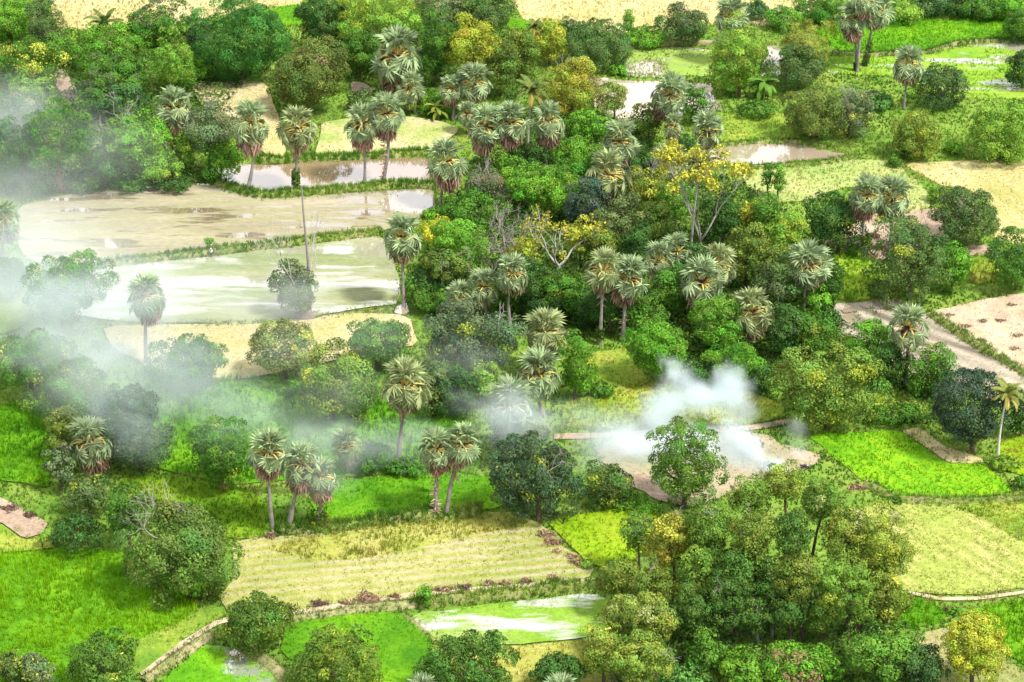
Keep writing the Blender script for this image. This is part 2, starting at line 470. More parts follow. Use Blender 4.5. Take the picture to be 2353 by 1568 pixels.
_pn = [0]
def palm(cc, r, base, label, var='full', group='sugar palms among the fields', collar=False, ivy=None, stubs=0):
    """cc = pixel of the crown's heart; r = crown half width in pixels; base = pixel of the trunk's foot"""
    check_label(label)
    _pn[0] += 1; rng = np.random.RandomState(500+_pn[0])
    B = G(*base); H, s, _ = at_depth(cc[0], cc[1], B[1])
    root = empty('sugar_palm', B, label, 'palm', group)
    h = H-B; L = h[2]; sc = (r/s)/2.5
    k = rng.randint(len(PALM[var])); fr, st, dd = PALM[var][k]
    rot = rng.rand()*6.28; tilt = rng.normal(size=2)*.09
    for nm, me in (('fronds', fr), ('leaf_stalks', st), ('dead_fronds', dd)):
        o = link(nm, me, root); o.location = h; o.rotation_euler = (*tilt, rot); o.scale = (sc, sc, sc*(.98+.12*rng.rand()))
    a = Acc(); m = 16; t = np.linspace(0, 1, m)[:, None]
    bow = np.array([rng.normal()*.25, rng.normal()*.2, 0])
    pts = t*h + np.sin(t*math.pi)*bow; pts[0, 2] -= .2
    rad = rng.uniform(.17, .26)+.13*(1-t[:, 0])**3+.03*np.sin(t[:, 0]*9+rng.rand()*6); rad[-2:] *= 1.15
    V, F = tube(pts, rad, 9); tone = np.array((.25, .225, .215))
    fc = np.repeat(.78+.4*rng.rand(m-1), 9)[:, None]*tone
    a.add(V, F, fc[:len(F)] if len(fc) >= len(F) else tone)
    a.obj('trunk', BARK, root, True)
    if collar or stubs:   # old leaf bases still on the trunk
        b = Acc()
        for _ in range(stubs or 26):
            u = rng.uniform(.55, .97) if not stubs else rng.uniform(.1, .75)
            p = h*u; az = rng.rand()*6.28; X = np.array([math.cos(az), math.sin(az), -.9 if not stubs else -.2+.5*rng.rand()])
            tv, tf = tube([p, p+X*.45, p+X*.8], (.09, .07, .03), 4); b.add(tv, tf, DEADF*(.6+.6*rng.rand())*(1.5 if stubs else 1))
        b.obj('leaf_bases', FROND, root)
    if ivy:
        u0, u1, w = ivy; n = 420; u = u0+(u1-u0)*rng.rand(n); az = rng.rand(n)*6.28
        q = np.stack([np.cos(az), np.sin(az), .3*rng.normal(size=n)], 1)
        P = u[:, None]*h + q*(w*(.4+.6*rng.rand(n)))[:, None]
        V, F = leaves(rng, P, q, .45, .28, .6, .5)
        C = np.array((.06, .13, .02))*(.6+.8*rng.rand(n))[:, None]; C[rng.rand(n) < .25] = (.2, .2, .02)
        link('climbing_vine', np_mesh('climbing_vine', V, F, LEAF, C), root)
    return root

def coco_frond(rng, L, e, az, bend, col):
    ca, sa = math.cos(az), math.sin(az); side = np.array([-sa, ca, 0]); n = 16
    pts = [np.zeros(3)]; ang = e
    for i in range(n):
        ang -= bend/n*(1.6*i/n+.2); pts.append(pts[-1]+L/n*np.array([math.cos(ang)*ca, math.cos(ang)*sa, math.sin(ang)]))
    pts = np.array(pts); V = []; F = []; C = []
    for i in range(2, n*2):
        f = i/2; j = int(f); p = pts[j]*(1-f+j)+pts[min(j+1, n)]*(f-j)
        fw = norm(pts[min(j+1, n)]-pts[max(j-1, 0)])
        ll = L*.20*math.sin(math.pi*min(1, (f+1.5)/(n+2)))**.6
        for sg in (-1, 1):
            d = norm(side*sg*.8+fw*.55+np.array([0, 0, -.45-.25*rng.rand()])); k = len(V)
            V += [p-fw*.05, p+fw*.12, p+d*ll+fw*.05, p+d*ll*.6-fw*.10]; F.append((k, k+1, k+2, k+3)); C.append(col*(.75+.5*rng.rand()))
    rv, rf = tube(pts, np.linspace(.06, .015, n+1), 4)
    return np.array(V), np.array(F), np.array(C), rv, rf

def coconut(cc, r, base, label, col=(.13, .20, .045), old=(.30, .25, .06), n=20, trunk=(.36, .33, .30)):
    check_label(label); _pn[0] += 1; rng = np.random.RandomState(700+_pn[0])
    B = G(*base); H, s, _ = at_depth(cc[0], cc[1], B[1]); h = H-B
    root = empty('coconut_palm', B, label, 'palm', 'coconut palms')
    L = r/s*1.15; a = Acc()
    for i in range(n):
        u = (i+.5)/n; e = R_(82-105*u+rng.normal()*6); col_ = np.array(col)*(1-u)**.3 if u < .7 else np.array(old)*(.6+.6*rng.rand())
        V, F, C, rv, rf = coco_frond(rng, L*(.85+.3*rng.rand()), e, i*2.4, R_(60+40*rng.rand()), col_)
        a.add(V+h, F, C); a.add(rv+h, rf, np.array((.38, .30, .08)))
    a.obj('fronds', FROND, root)
    t = np.linspace(0, 1, 12)[:, None]; pts = t*h+np.sin(t*math.pi)*np.array([rng.normal()*.3, 0, 0]); pts[0, 2] -= .2
    b = Acc(); V, F = tube(pts, .13+.10*(1-t[:, 0])**2, 8); b.add(V, F, np.array(trunk)); b.obj('trunk', BARK, root, True)
    c = Acc()
    for i in range(7):
        az = rng.rand()*6.28; q = h+np.array([math.cos(az)*.25, math.sin(az)*.25, -.25-.15*rng.rand()])
        tv, tf = tube([q+(0, 0, .14), q+(0, 0, .07), q-(0, 0, .07), q-(0, 0, .14)], (.03, .13, .13, .03), 6); c.add(tv, tf, np.array((.25, .24, .05)))
    c.obj('coconuts', BARK, root, True)
    return root

def banana(base, hpx, label, col=(.11, .24, .03)):
    check_label(label); _pn[0] += 1; rng = np.random.RandomState(800+_pn[0])
    B = G(*base); s = scale_at(*base); H = hpx/s/CP
    root = empty('banana_plant', B, label, 'plant', 'banana plants')
    a = Acc(); b = Acc()
    for stem in range(2):
        o = np.array([rng.normal()*.4, rng.normal()*.3, 0]); top = o+np.array([0, 0, H*(.45+.15*stem)])
        V, F = tube([o-(0, 0, .1), o+(top-o)*.5, top], (.16, .13, .08), 7); b.add(V, F, np.array((.22, .24, .08)))
        for i in range(9):
            e = R_(80-9*i+rng.normal()*6); az = i*2.4+stem; ca, sa = math.cos(az), math.sin(az); side = np.array([-sa, ca, 0])
            L = H*(.5+.15*rng.rand()); w = H*.085; m = 6; p = top.copy(); ang = e; rows = []
            for k in range(m+1):
                ww = w*math.sin(math.pi*(.08+.87*k/m))**.6; rows.append((p-side*ww-(0, 0, ww*.25), p.copy(), p+side*ww-(0, 0, ww*.25)))
                ang -= R_(16); p = p+L/m*np.array([math.cos(ang)*ca, math.cos(ang)*sa, math.sin(ang)])
            V = np.array(rows).reshape(-1, 3); F = []
            for k in range(m):
                F += [(3*k, 3*k+1, 3*k+4, 3*k+3), (3*k+1, 3*k+2, 3*k+5, 3*k+4)]
            a.add(V, F, np.array(col)*(.75+.5*rng.rand()))
    a.obj('leaves', LEAF, root); b.obj('stem', BARK, root, True)
    return root

def bare_tree(base, hpx, label, col='p', depth=4, spread=.45, r=.16, up=.25, leafcol=None, name='dead_tree', lean=(0, 0), nleaf=40, trunkf=.3, lr=.8, k=1, n0=2):
    check_label(label); _seed[0] += 1; rng = np.random.RandomState(_seed[0]+4000)
    B = G(*base); s = scale_at(*base); H = hpx/s/CP
    root = empty(name, B, label, 'tree', None); a = Acc(); tips = []
    bc = np.array(BARKS[col]); top = np.array([lean[0]*H, lean[1]*H, H*trunkf])
    V, F = limb(rng, (0, 0, -.2), top, r*1.3, r, 7, .05, 6); a.add(V, F, bc)
    for j in range(n0):
        az = j*6.28/n0+rng.rand(); d = np.array([math.cos(az)*spread*1.5, math.sin(az)*spread*1.0, 1.])
        branching(rng, a, top, d, H*.30, r*.75, depth, bc, spread, up, tips)
    a.obj('branches', BARK, root, True)
    if leafcol is not None:
        T = np.array(tips); n = len(T)*nleaf; i = rng.randint(len(T), size=n)
        q = norm(rng.normal(size=(n, 3))+np.array([0, 0, .4])); P = T[i]+q*(lr*rng.rand(n)**.5)[:, None]
        V, F = leaves(rng, P, q, .48, .30, .5, .3)
        C = np.array(leafcol)*(1+.3*rng.normal(size=(n, 1))).clip(.5, 1.6)
        link('crown', np_mesh('crown', V, F, LEAF, C), root)
    return root

def heap(px, py, w, h, label, col=(.30, .15, .09), group='heaps of dry brush', n=260, dark=.4, name='brush_heap'):
    check_label(label); _seed[0] += 1; rng = np.random.RandomState(_seed[0]+9000)
    w = w*rng.uniform(.7, 1.5); h = h*rng.uniform(.5, 1.1); px += rng.normal()*5; py += rng.normal()*1.5
    B = G(px, py); s = scale_at(px, py); rx = w/s; rz = h/s/CP*1.2
    q = norm(rng.normal(size=(n, 3))); q[:, 2] = abs(q[:, 2])
    P = q*np.array([rx, rx*.6, rz])*(.55+.75*rng.rand(n)**2)[:, None]*(1+.35*np.sin(3*np.arctan2(q[:, 1], q[:, 0])+rng.rand()*6))[:, None]; P[:, 2] += .05
    V, F = leaves(rng, P, q, .75, .12, .8, -.2)
    C = np.array(col)*(.6+.8*rng.rand(n))[:, None]; C[rng.rand(n) < dark] *= .45
    # solid earth core
    a = Acc(); a.add(V, F, C)
    m = 10; rows = []
    for k in range(4):
        f = k/3; rr = math.cos(f*1.45); rows.append([(rx*.8*rr*math.cos(t)*(1+.1*rng.normal()), rx*.5*rr*math.sin(t), rz*.8*math.sin(f*1.45)-.05) for t in np.arange(m)*6.283/m])
    Vc = np.array(rows).reshape(-1, 3); Fc = [(k*m+j, k*m+(j+1) % m, (k+1)*m+(j+1) % m, (k+1)*m+j) for k in range(3) for j in range(m)]
    a.add(Vc, Fc, np.array(col)*.6)
    o = a.obj(name, BARK); o.location = B
    return tag(o, label, 'heap', group)
# ------------------------------------------------------------------ the land
def outline(D, rough=.35, step=2.0, rng=None, smooth=1):
    """pixel polygon -> world polygon with softened, slightly ragged edges"""
    P = np.array([G(*p)[:2] for p in D])
    for _ in range(smooth):
        Q = []
        for i in range(len(P)):
            a, b = P[i], P[(i+1) % len(P)]; Q += [a*.85+b*.15, a*.15+b*.85]
        P = np.array(Q)
    out = []
    for i in range(len(P)):
        a, b = P[i], P[(i+1) % len(P)]; m = max(1, int(np.linalg.norm(b-a)/step))
        for k in range(m): out.append(a+(b-a)*k/m)
    P = np.array(out)
    P += np.stack([vnoise(P[:, 0], P[:, 1], 3.0, 40)-.5, vnoise(P[:, 0], P[:, 1], 3.0, 90)-.5], 1)*2*rough
    return P

FIELDS = []
_fz = [0.02]
def sheet(name, D, mat, label, cat, rough=.35, kind='structure', smooth=1):
    check_label(label)
    P = outline(D, rough, smooth=smooth); _fz[0] += .004; z = _fz[0]
    bm = bmesh.new(); vs = [bm.verts.new((p[0], p[1], z)) for p in P]
    f = bm.faces.new(vs)
    if f.normal.z < 0: f.normal_flip()
    bmesh.ops.triangulate(bm, faces=[f]); bmesh.ops.recalc_face_normals(bm, faces=bm.faces)
    for f in bm.faces:
        if f.normal.z < 0: f.normal_flip()
    me = bpy.data.meshes.new(name); bm.to_mesh(me); bm.free(); me.materials.append(mat)
    o = link(name, me); tag(o, label, cat, None, kind)
    return P

class Tufts:
    def __init__(s, seed): s.rng = np.random.RandomState(seed); s.V = []; s.C = []
    def fill(s, P, dens, h, cols, nb=3, w=.16, scale=6., lean=.35, exclude=(), thin=None, stretch=1., ragged=None):
        rng = s.rng; P = np.asarray(P); lo = P.min(0); hi = P.max(0)
        n = int((hi[0]-lo[0])*(hi[1]-lo[1])*dens)
        if n == 0: return
        x = rng.uniform(lo[0], hi[0], n); y = rng.uniform(lo[1], hi[1], n)
        k = inpoly(x, y, P)
        for E in exclude: 
            if len(x): k &= ~inpoly(x, y, E)
        # keep what the camera could see, with a margin
        d = np.stack([x, y], 1); zc = y*CP+CAMH*SP; px = CX+x/zc*FOC; py = CY-(y*SP-CAMH*CP)/zc*FOC
        k &= (px > -320) & (px < 2670) & (py > -140) & (py < 1850)
        x, y = x[k], y[k]
        if thin is not None:
            q = fbm(x, y*stretch, thin[0], thin[1]); k = q < thin[2]; x, y = x[k], y[k]
        n = len(x); c = np.array(cols); kk = len(c)-1
        t = (fbm(x, y, scale, 3.3)-.5)*2.2+.5+.18*rng.normal(size=n); t = np.clip(t, 0, .999)*kk
        i = t.astype(int); f = (t-i)[:, None]; col = (c[i]*(1-f)+c[i+1]*f)*(.78+.44*fbm(x*.35+y*.12, y*1.3, 5., 17))[:, None]
        s.put(x, y, np.zeros(n), h*(.6+.7*rng.rand(n))*(.75+.5*vnoise(x, y, 2.5, 9)), col, nb, w, lean)
    def put(s, x, y, z, hh, col, nb=3, w=.16, lean=.35):
        rng = s.rng; n = len(x)
        for b in range(nb):
            az = rng.rand(n)*6.283; dx, dy = np.cos(az), np.sin(az); le = lean*hh*(.3+rng.rand(n))
            ox = x+rng.normal(size=n)*.10; oy = y+rng.normal(size=n)*.10
            az2 = rng.rand(n)*6.283; wx, wy = np.cos(az2)*w/2, np.sin(az2)*w/2
            V = np.empty((n, 3, 3)); V[:, 0] = np.stack([ox-wx, oy-wy, z], 1); V[:, 1] = np.stack([ox+wx, oy+wy, z], 1)
            V[:, 2] = np.stack([ox+dx*le, oy+dy*le, z+hh], 1)
            s.V.append(V.reshape(-1, 3)); s.C.append(col*(.75+.5*rng.rand(n))[:, None])
    def obj(s, name, label, cat):
        V = np.concatenate(s.V); C = np.concatenate(s.C); F = np.arange(len(V)).reshape(-1, 3)
        check_label(label); o = link(name, np_mesh(name, V, F, BLADE, C.clip(.005, .8)))
        return tag(o, label, cat, None, 'stuff')

def bank(line, width, hgt, cols, label, tufts, dens=5, th=.55, mat=None, name='field_bank', tuft=True):
    """an earth bank between fields, grown over with grass"""
    check_label(label)
    P = np.array([G(*p) for p in line]); Q = []
    for i in range(len(P)-1):
        m = max(2, int(np.linalg.norm(P[i+1]-P[i])/1.2))
        for k in range(m): Q.append(P[i]+(P[i+1]-P[i])*k/m)
    Q.append(P[-1]); Q = np.array(Q)
    for _ in range(2): Q[1:-1] = (Q[:-2]+2*Q[1:-1]+Q[2:])/4
    t = np.gradient(Q, axis=0); t = norm(t); sd = np.stack([-t[:, 1], t[:, 0], 0*t[:, 0]], 1)
    prof = [(-.5, -.03), (-.36, .55), (-.12, 1.), (.14, .95), (.36, .5), (.5, -.03)]; V = []
    wj = 1+.5*(vnoise(Q[:, 0], Q[:, 1], 3., 21)-.5); hj = 1+.9*(vnoise(Q[:, 0], Q[:, 1], 2.2, 61)-.5)
    for a, b in prof: V.append(Q+sd*(a*width*wj)[:, None]+np.array([0, 0, 1])*(b*hgt*hj)[:, None])
    m = len(Q); V = np.array(V); k = len(prof)
    F = [(j*m+i, j*m+i+1, (j+1)*m+i+1, (j+1)*m+i) for j in range(k-1) for i in range(m-1)]
    me = np_mesh(name, V.reshape(-1, 3), F, mat or M_BANK, None, True); o = link(name, me); tag(o, label, 'bank', None, 'structure')
    if tuft:
        rng = tufts.rng; L = np.linalg.norm(np.diff(Q, axis=0), axis=1).sum(); n = int(L*width*dens*1.9)
        i = rng.randint(m, size=n); u = rng.uniform(-.5, .5, n)*1.1
        z = np.interp(np.abs(u), [0, .14, .36, .5, 1], [1, .95, .5, 0, 0])*hgt*hj[i]
        p = Q[i]+sd[i]*(u*width*wj[i])[:, None]+rng.normal(size=(n, 3))*.35
        c = np.array(cols); q = np.clip((fbm(p[:, 0], p[:, 1], 3., 5)-.5)*2.4+.5, 0, .999)*(len(c)-1); ii = q.astype(int); f = (q-ii)[:, None]
        tufts.put(p[:, 0], p[:, 1], z-.05, th*(.5+.9*rng.rand(n)), c[ii]*(1-f)+c[ii+1]*f, 4, .13, .55)
    return Q

def undergrowth(polys, label, cols, hmax=1.8, dens=3.0, seed=1, L=.55, W=.32, name='undergrowth'):
    """low tangled foliage that nobody could count"""
    check_label(label); rng = np.random.RandomState(seed); Vs = []; Cs = []
    for D in polys:
        P = np.array([G(*p)[:2] for p in D]); lo, hi = P.min(0), P.max(0)
        n = int((hi[0]-lo[0])*(hi[1]-lo[1])*dens*4); x = rng.uniform(lo[0], hi[0], n); y = rng.uniform(lo[1], hi[1], n)
        k = inpoly(x, y, P); x, y = x[k], y[k]; n = len(x)
        h = hmax*np.clip((fbm(x, y, 4.5, 2)-.28)*2.2, .12, 1.)
        z = h*(.25+.75*rng.rand(n)**.5)
        e = .6; gx = (fbm(x+e, y, 4.5, 2)-fbm(x-e, y, 4.5, 2))*hmax*2; gy = (fbm(x, y+e, 4.5, 2)-fbm(x, y-e, 4.5, 2))*hmax*2
        nn = norm(np.stack([-gx, -gy, np.ones(n)], 1))
        V, F = leaves(rng, np.stack([x, y, z], 1), nn, L, W, .6, .2)
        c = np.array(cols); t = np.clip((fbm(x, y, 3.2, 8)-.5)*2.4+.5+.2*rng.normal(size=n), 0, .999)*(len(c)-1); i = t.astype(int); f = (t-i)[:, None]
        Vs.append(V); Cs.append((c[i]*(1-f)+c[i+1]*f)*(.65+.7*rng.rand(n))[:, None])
    V = np.concatenate(Vs); C = np.concatenate(Cs); F = np.arange(len(V)).reshape(-1, 4)
    o = link(name, np_mesh(name, V, F, LEAF, C)); return tag(o, label, 'undergrowth', None, 'stuff')
# ------------------------------------------------------------------ ground and fields
MEAD = [(.09, .20, .025), (.15, .26, .035), (.24, .31, .06)]
STRAW = [(.33, .31, .11), (.43, .38, .17), (.50, .44, .24)]
RICE = [(.07, .24, .008), (.13, .34, .010), (.22, .42, .012)]
RICEY = [(.14, .27, .008), (.20, .33, .010), (.26, .36, .02)]
SOIL = [(.30, .21, .15), (.38, .29, .21), (.46, .37, .28)]
SILT = (.36, .28, .18)
M_GROUND = ground_mat('meadow', MEAD, .10, bump=.5)
M_BANK = ground_mat('bank_earth', [(.10, .16, .03), (.20, .24, .06), (.34, .29, .17)], .5, seed=3, bump=.6)

ground_me = np_mesh('ground', [(-2500, -300, 0), (2500, -300, 0), (2500, 5000, 0), (-2500, 5000, 0)], [(0, 1, 2, 3)], M_GROUND)
tag(link('ground', ground_me), 'green meadow ground lying between all the fields', 'ground', None, 'structure')

T_M = Tufts(1); T_R = Tufts(2); T_S = Tufts(3); T_B = Tufts(4); T_F = Tufts(6); M_EARTH = ground_mat('bank_soil', [(.15, .19, .05), (.26, .27, .11), (.40, .35, .21)], .5, seed=33, bump=.6)
EXC = []
def field(name, D, mat, label, tuft=None, cat='field', rough=.35, smooth=1, excl=True):
    P = sheet(name, D, mat, label, cat, rough, smooth=smooth)
    if excl: EXC.append(P)
    if tuft:
        T, dens, h, cols, kw = tuft
        T.fill(P, dens, h, cols, **kw)
    return P

m_straw = ground_mat('straw_field', STRAW, .07, seed=1, stretch=(1, .6))
m_straw2 = ground_mat('straw_rows', STRAW, .07, stripe=(((2200, 380), (2353, 500)), 2.6, .6, (.30, .30, .08)), seed=2)
m_rice = ground_mat('rice_ground', [(.05, .17, .008), (.10, .26, .010), (.17, .34, .012)], .10, seed=4)
m_rice_pale = ground_mat('wet_rice_ground', [(.12, .27, .02), (.20, .34, .03), (.28, .38, .06)], .10, seed=5,
                         water=(.56, .10, (.42, .40, .30), .035, (.5, 2.2)))
m_rice_y = ground_mat('ripening_ground', RICEY, .10, seed=6)
m_soil = ground_mat('bare_soil', SOIL, .12, seed=7, bump=.8)
m_soil_rows = ground_mat('ploughed_soil', [(.32, .28, .21), (.42, .37, .28), (.48, .43, .34)], .1, stripe=(((1960, 740), (2190, 830)), 2.8, 1.0, (.15, .13, .10)), seed=8, bump=.8)
m_stub_rows = ground_mat('stubble_rows', [(.22, .27, .05), (.31, .33, .08), (.45, .40, .21)], .08, stripe=(((700, 1340), (1250, 1290)), 1.7, .55, (.52, .43, .32)), seed=9, bump=.8)
m_gold = ground_mat('golden_grass', [(.23, .28, .05), (.31, .33, .07), (.40, .37, .13)], .10, seed=10)
m_flood = ground_mat('flooded_stubble', [(.25, .21, .15), (.32, .29, .19), (.43, .37, .28)], .05, stripe=(((200, 520), (900, 490)), 3.4, .5, (.26, .28, .12)), seed=11, stretch=(.5, 2.0), bump=.4,
                     water=(.555, .13, (.28, .22, .14), .03, (.4, 2.2)))
m_flood2 = ground_mat('flooded_paddy', [(.17, .22, .09), (.24, .27, .13), (.34, .33, .21)], .05, seed=12, stretch=(.5, 2.4), bump=.4,
                      water=(.515, .11, (.40, .39, .28), .05, (.4, 2.2)))
m_pond = water_mat('brown_water', (.36, .24, .15), .5)
m_pond2 = water_mat('beige_water', (.42, .34, .24), .48)
m_ash = ground_mat('burnt_stubble', [(.24, .27, .11), (.36, .30, .20), (.44, .36, .27)], .12, seed=13)
m_path = ground_mat('sandy_track', [(.30, .30, .12), (.44, .38, .25), (.50, .44, .31)], .6, seed=14, bump=.4)
m_weed = ground_mat('weedy_meadow', [(.11, .23, .025), (.20, .30, .035), (.31, .34, .06)], .12, seed=15)
m_tan = ground_mat('dry_meadow', [(.34, .34, .12), (.46, .40, .20), (.52, .43, .27)], .10, seed=16)

S = STRAW
# --- far fields
field('field', [(100, -160), (740, -160), (700, 12), (620, 16), (480, 42), (300, 62), (140, 72), (118, 30)], m_straw, 'pale straw field along the top behind the round trees', (T_S, 1.2, .5, S, {}))
field('field', [(560, 30), (690, 8), (715, 14), (700, 60), (560, 66), (540, 45)], m_rice, 'small bright green strip beside the biggest round tree', (T_R, 2, .5, RICE, {}))
field('field', [(1165, -160), (1760, -160), (1735, 10), (1690, 45), (1560, 75), (1440, 85), (1330, 64), (1180, 42)], m_straw, 'pale yellow stubble field behind the bamboo clump', (T_S, 1.2, .5, [(.40, .37, .11), (.50, .45, .17), (.55, .47, .22)], {}))
field('field', [(1168, 40), (1240, 52), (1215, 75), (1165, 70)], m_rice, 'thin green wedge beside the yellow stubble field', (T_R, 2, .5, RICE, {}))
field('field', [(1690, 0), (1790, -40), (1900, -40), (1870, 40), (1800, 60), (1720, 60)], m_tan, 'dry brownish scrub field behind the far lone palm', (T_S, 1.2, .6, [(.30, .26, .12), (.40, .34, .16), (.22, .26, .07)], {}))
field('rice_paddy', [(1866, 66), (1940, 58), (2047, 50), (2115, 44), (2312, 45), (2365, 60), (2395, 97), (2290, 91), (2190, 99), (2128, 119), (1990, 124), (1918, 121)], m_rice, 'smooth bright green paddy behind the tall pair of palms', (T_R, 4, .5, [(.08, .27, .012), (.13, .34, .015), (.19, .40, .02)], dict(scale=14)))
field('rice_paddy', [(1890, 132), (1990, 128), (2128, 124), (2200, 108), (2290, 98), (2400, 100), (2400, 228), (2230, 226), (2150, 222), (2060, 176), (1990, 174), (1895, 168)], m_rice_pale, 'pale wet paddy with white water streaks by the grey palm', (T_R, 2.6, .4, [(.14, .31, .02), (.21, .37, .03), (.28, .40, .06)], dict(scale=10, thin=(9, 3, .52), stretch=2.2)))
field('flooded_field', [(1432, 120), (1450, 112), (1600, 110), (1640, 116), (1645, 176), (1570, 174), (1510, 180), (1430, 176), (1422, 150)], ground_mat('pond_margin', [(.16, .30, .04), (.24, .36, .06), (.30, .33, .14)], .08, seed=21, stretch=(.5, 2), water=(.54, .07, (.42, .40, .33), .03, (.5, 2.2))), 'flooded grassy plot with a sandy bank along its back', (T_R, 2.4, .4, [(.15, .30, .03), (.22, .36, .04)], dict(thin=(10, 5, .5), stretch=2)))
field('pond', [(1438, 160), (1470, 142), (1500, 140), (1520, 158), (1515, 176), (1432, 174)], m_pond2, 'small white puddle at the edge of the flooded grassy plot', None, 'pond', 1.3)
field('pond', [(1762, 105), (1800, 104), (1800, 150), (1780, 180), (1755, 178)], m_pond2, 'narrow white pond between the two dark waterside trees', None, 'pond', 1.3)
field('pond', [(1352, 176), (1400, 178), (1437, 190), (1520, 188), (1600, 196), (1627, 196), (1658, 250), (1580, 258), (1470, 276), (1400, 268), (1380, 262), (1368, 210)], ground_mat('shallow_pond_bed', [(.46, .38, .28), (.54, .46, .36), (.60, .53, .45)], .06, seed=22, stretch=(.5, 2.2), water=(.52, .12, (.42, .36, .28), .05, (.5, 2.))), 'shallow muddy pond with white glare behind a leaning palm', None, 'pond', 1.3)
field('bare_ground', [(1350, 172), (1372, 172), (1392, 205), (1395, 240), (1378, 250), (1362, 205)], m_soil, 'pinkish mud shore beside the yellow tree', None, 'ground')
field('field', [(1640, 268), (1700, 258), (1812, 262), (1835, 325), (1740, 332), (1650, 332)], m_weed, 'lush light green meadow behind the beige pond', (T_M, 3, .5, [(.16, .28, .03), (.26, .34, .05), (.30, .34, .08)], {}))
field('pond', [(1460, 347), (1520, 350), (1640, 341), (1720, 333), (1830, 330), (1905, 346), (1962, 358), (1900, 369), (1760, 381), (1650, 380), (1560, 372), (1465, 362)], m_pond2, 'long beige pond with white reflections before the light meadow', None, 'pond', 1.3)
field('field', [(1690, 392), (1850, 372), (1962, 366), (2062, 372), (2130, 440), (2140, 482), (2050, 492), (1960, 425), (1860, 462), (1760, 470), (1720, 430)], ground_mat('pale_pasture', [(.22, .32, .08), (.32, .37, .12), (.40, .40, .18)], .10, seed=23, stretch=(.6, 1.6)), 'pale green pasture below the long beige pond', (T_M, 2.4, .45, [(.19, .30, .06), (.30, .36, .12), (.36, .36, .12)], {}))
field('field', [(2075, 374), (2200, 370), (2420, 366), (2420, 575), (2290, 562), (2282, 480), (2240, 440), (2150, 424)], m_straw2, 'yellow stubble field with curved rows behind the dark round tree', (T_S, 1.0, .35, S, {}))
field('bare_ground', [(1958, 497), (2040, 490), (2100, 484), (2160, 478), (2210, 500), (2140, 560), (2080, 605), (2000, 596), (1975, 560), (1930, 575), (1890, 560)], m_soil, 'pinkish bare soil patch under the pair of palms', None, 'ground')
field('bare_ground', [(2218, 568), (2260, 562), (2290, 580), (2250, 588), (2218, 588)], m_soil, 'small tan soil strip beside the dark round tree', None, 'ground')
field('crop_field', [(1910, 590), (1990, 582), (2022, 612), (2030, 682), (1930, 694), (1900, 650)], ground_mat('leafy_crop', [(.15, .30, .02), (.24, .38, .03), (.32, .40, .06)], .2, seed=24), 'bright green leafy crop below the pair of palms', (T_R, 3.5, .8, [(.14, .30, .02), (.24, .40, .03), (.34, .42, .06)], dict(w=.26, scale=4)))
field('crop_field', [(2225, 590), (2300, 585), (2310, 645), (2230, 655)], m_weed, 'small yellow green crop between two dark trees', (T_R, 3, .7, [(.18, .30, .02), (.30, .38, .03), (.34, .26, .05)], dict(w=.24, scale=3)))
field('ploughed_field', [(1900, 700), (2062, 688), (2135, 722), (2420, 895), (2420, 985), (2250, 910), (2050, 840), (1930, 765)], m_soil_rows, 'grey ploughed field striped with wet furrows', (T_S, .8, .25, [(.38, .34, .22), (.46, .41, .30)], {}), smooth=0)
field('field', [(2140, 716), (2230, 696), (2420, 664), (2420, 880), (2353, 848), (2240, 785), (2160, 738)], ground_mat('pink_stubble', [(.34, .23, .17), (.45, .35, .25), (.52, .43, .32)], .16, stripe=(((2160, 740), (2353, 850)), 5, .3, (.50, .46, .22)), seed=25, bump=.6), 'pinkish harvested field dotted with brown straw', (T_S, .9, .3, [(.50, .40, .26), (.56, .48, .34), (.40, .24, .18)], {}))
# --- middle
field('rice_paddy', [(1850, 1002), (1900, 996), (2062, 990), (2110, 1025), (2172, 1068), (2262, 1066), (2332, 1142), (2200, 1148), (2062, 1144), (1990, 1112), (1915, 1050)], ground_mat('rice_ground_rows', RICE, .12, stripe=(((1900, 1040), (2062, 1144)), 2.4, .5, (.26, .40, .015)), seed=26), 'brilliant green paddy right of the bonfire', (T_R, 5, .45, [(.10, .30, .008), (.17, .38, .010), (.27, .44, .015)], dict(scale=5)))
field('field', [(2066, 992), (2110, 985), (2180, 1030), (2260, 1055), (2255, 1066), (2175, 1066), (2110, 1020)], m_tan, 'weedy tan strip under the blackish green tree', (T_S, 2, .5, [(.24, .28, .09), (.36, .33, .16)], {}))
field('rice_paddy', [(2292, 1022), (2330, 1004), (2420, 990), (2420, 1110), (2353, 1096), (2300, 1078)], m_rice_y, 'ripe yellow plot behind the white stemmed coconut', (T_R, 3.5, .5, [(.30, .34, .03), (.38, .36, .05), (.42, .33, .07)], {}))
field('field', [(1975, 1162), (2060, 1160), (2340, 1150), (2440, 1150), (2440, 1360), (2353, 1352), (2250, 1368), (2160, 1370), (2060, 1355), (2030, 1250)], ground_mat('yellow_meadow', [(.25, .33, .06), (.33, .38, .09), (.43, .41, .15)], .12, stripe=(((2100, 1230), (2250, 1320)), 2.4, .7, (.22, .27, .05)), seed=27), 'broad yellow green field beside the tall grove', (T_M, 8, .30, [(.24, .33, .05), (.32, .38, .08), (.41, .41, .14)], dict(scale=5)))
field('crop_field', [(2190, 1162), (2340, 1150), (2440, 1152), (2440, 1290), (2353, 1250), (2270, 1200)], m_weed, 'brighter weedy corner of the broad yellow green field', (T_M, 3, .6, [(.24, .36, .03), (.36, .42, .04), (.42, .42, .10)], dict(scale=3, w=.22)))
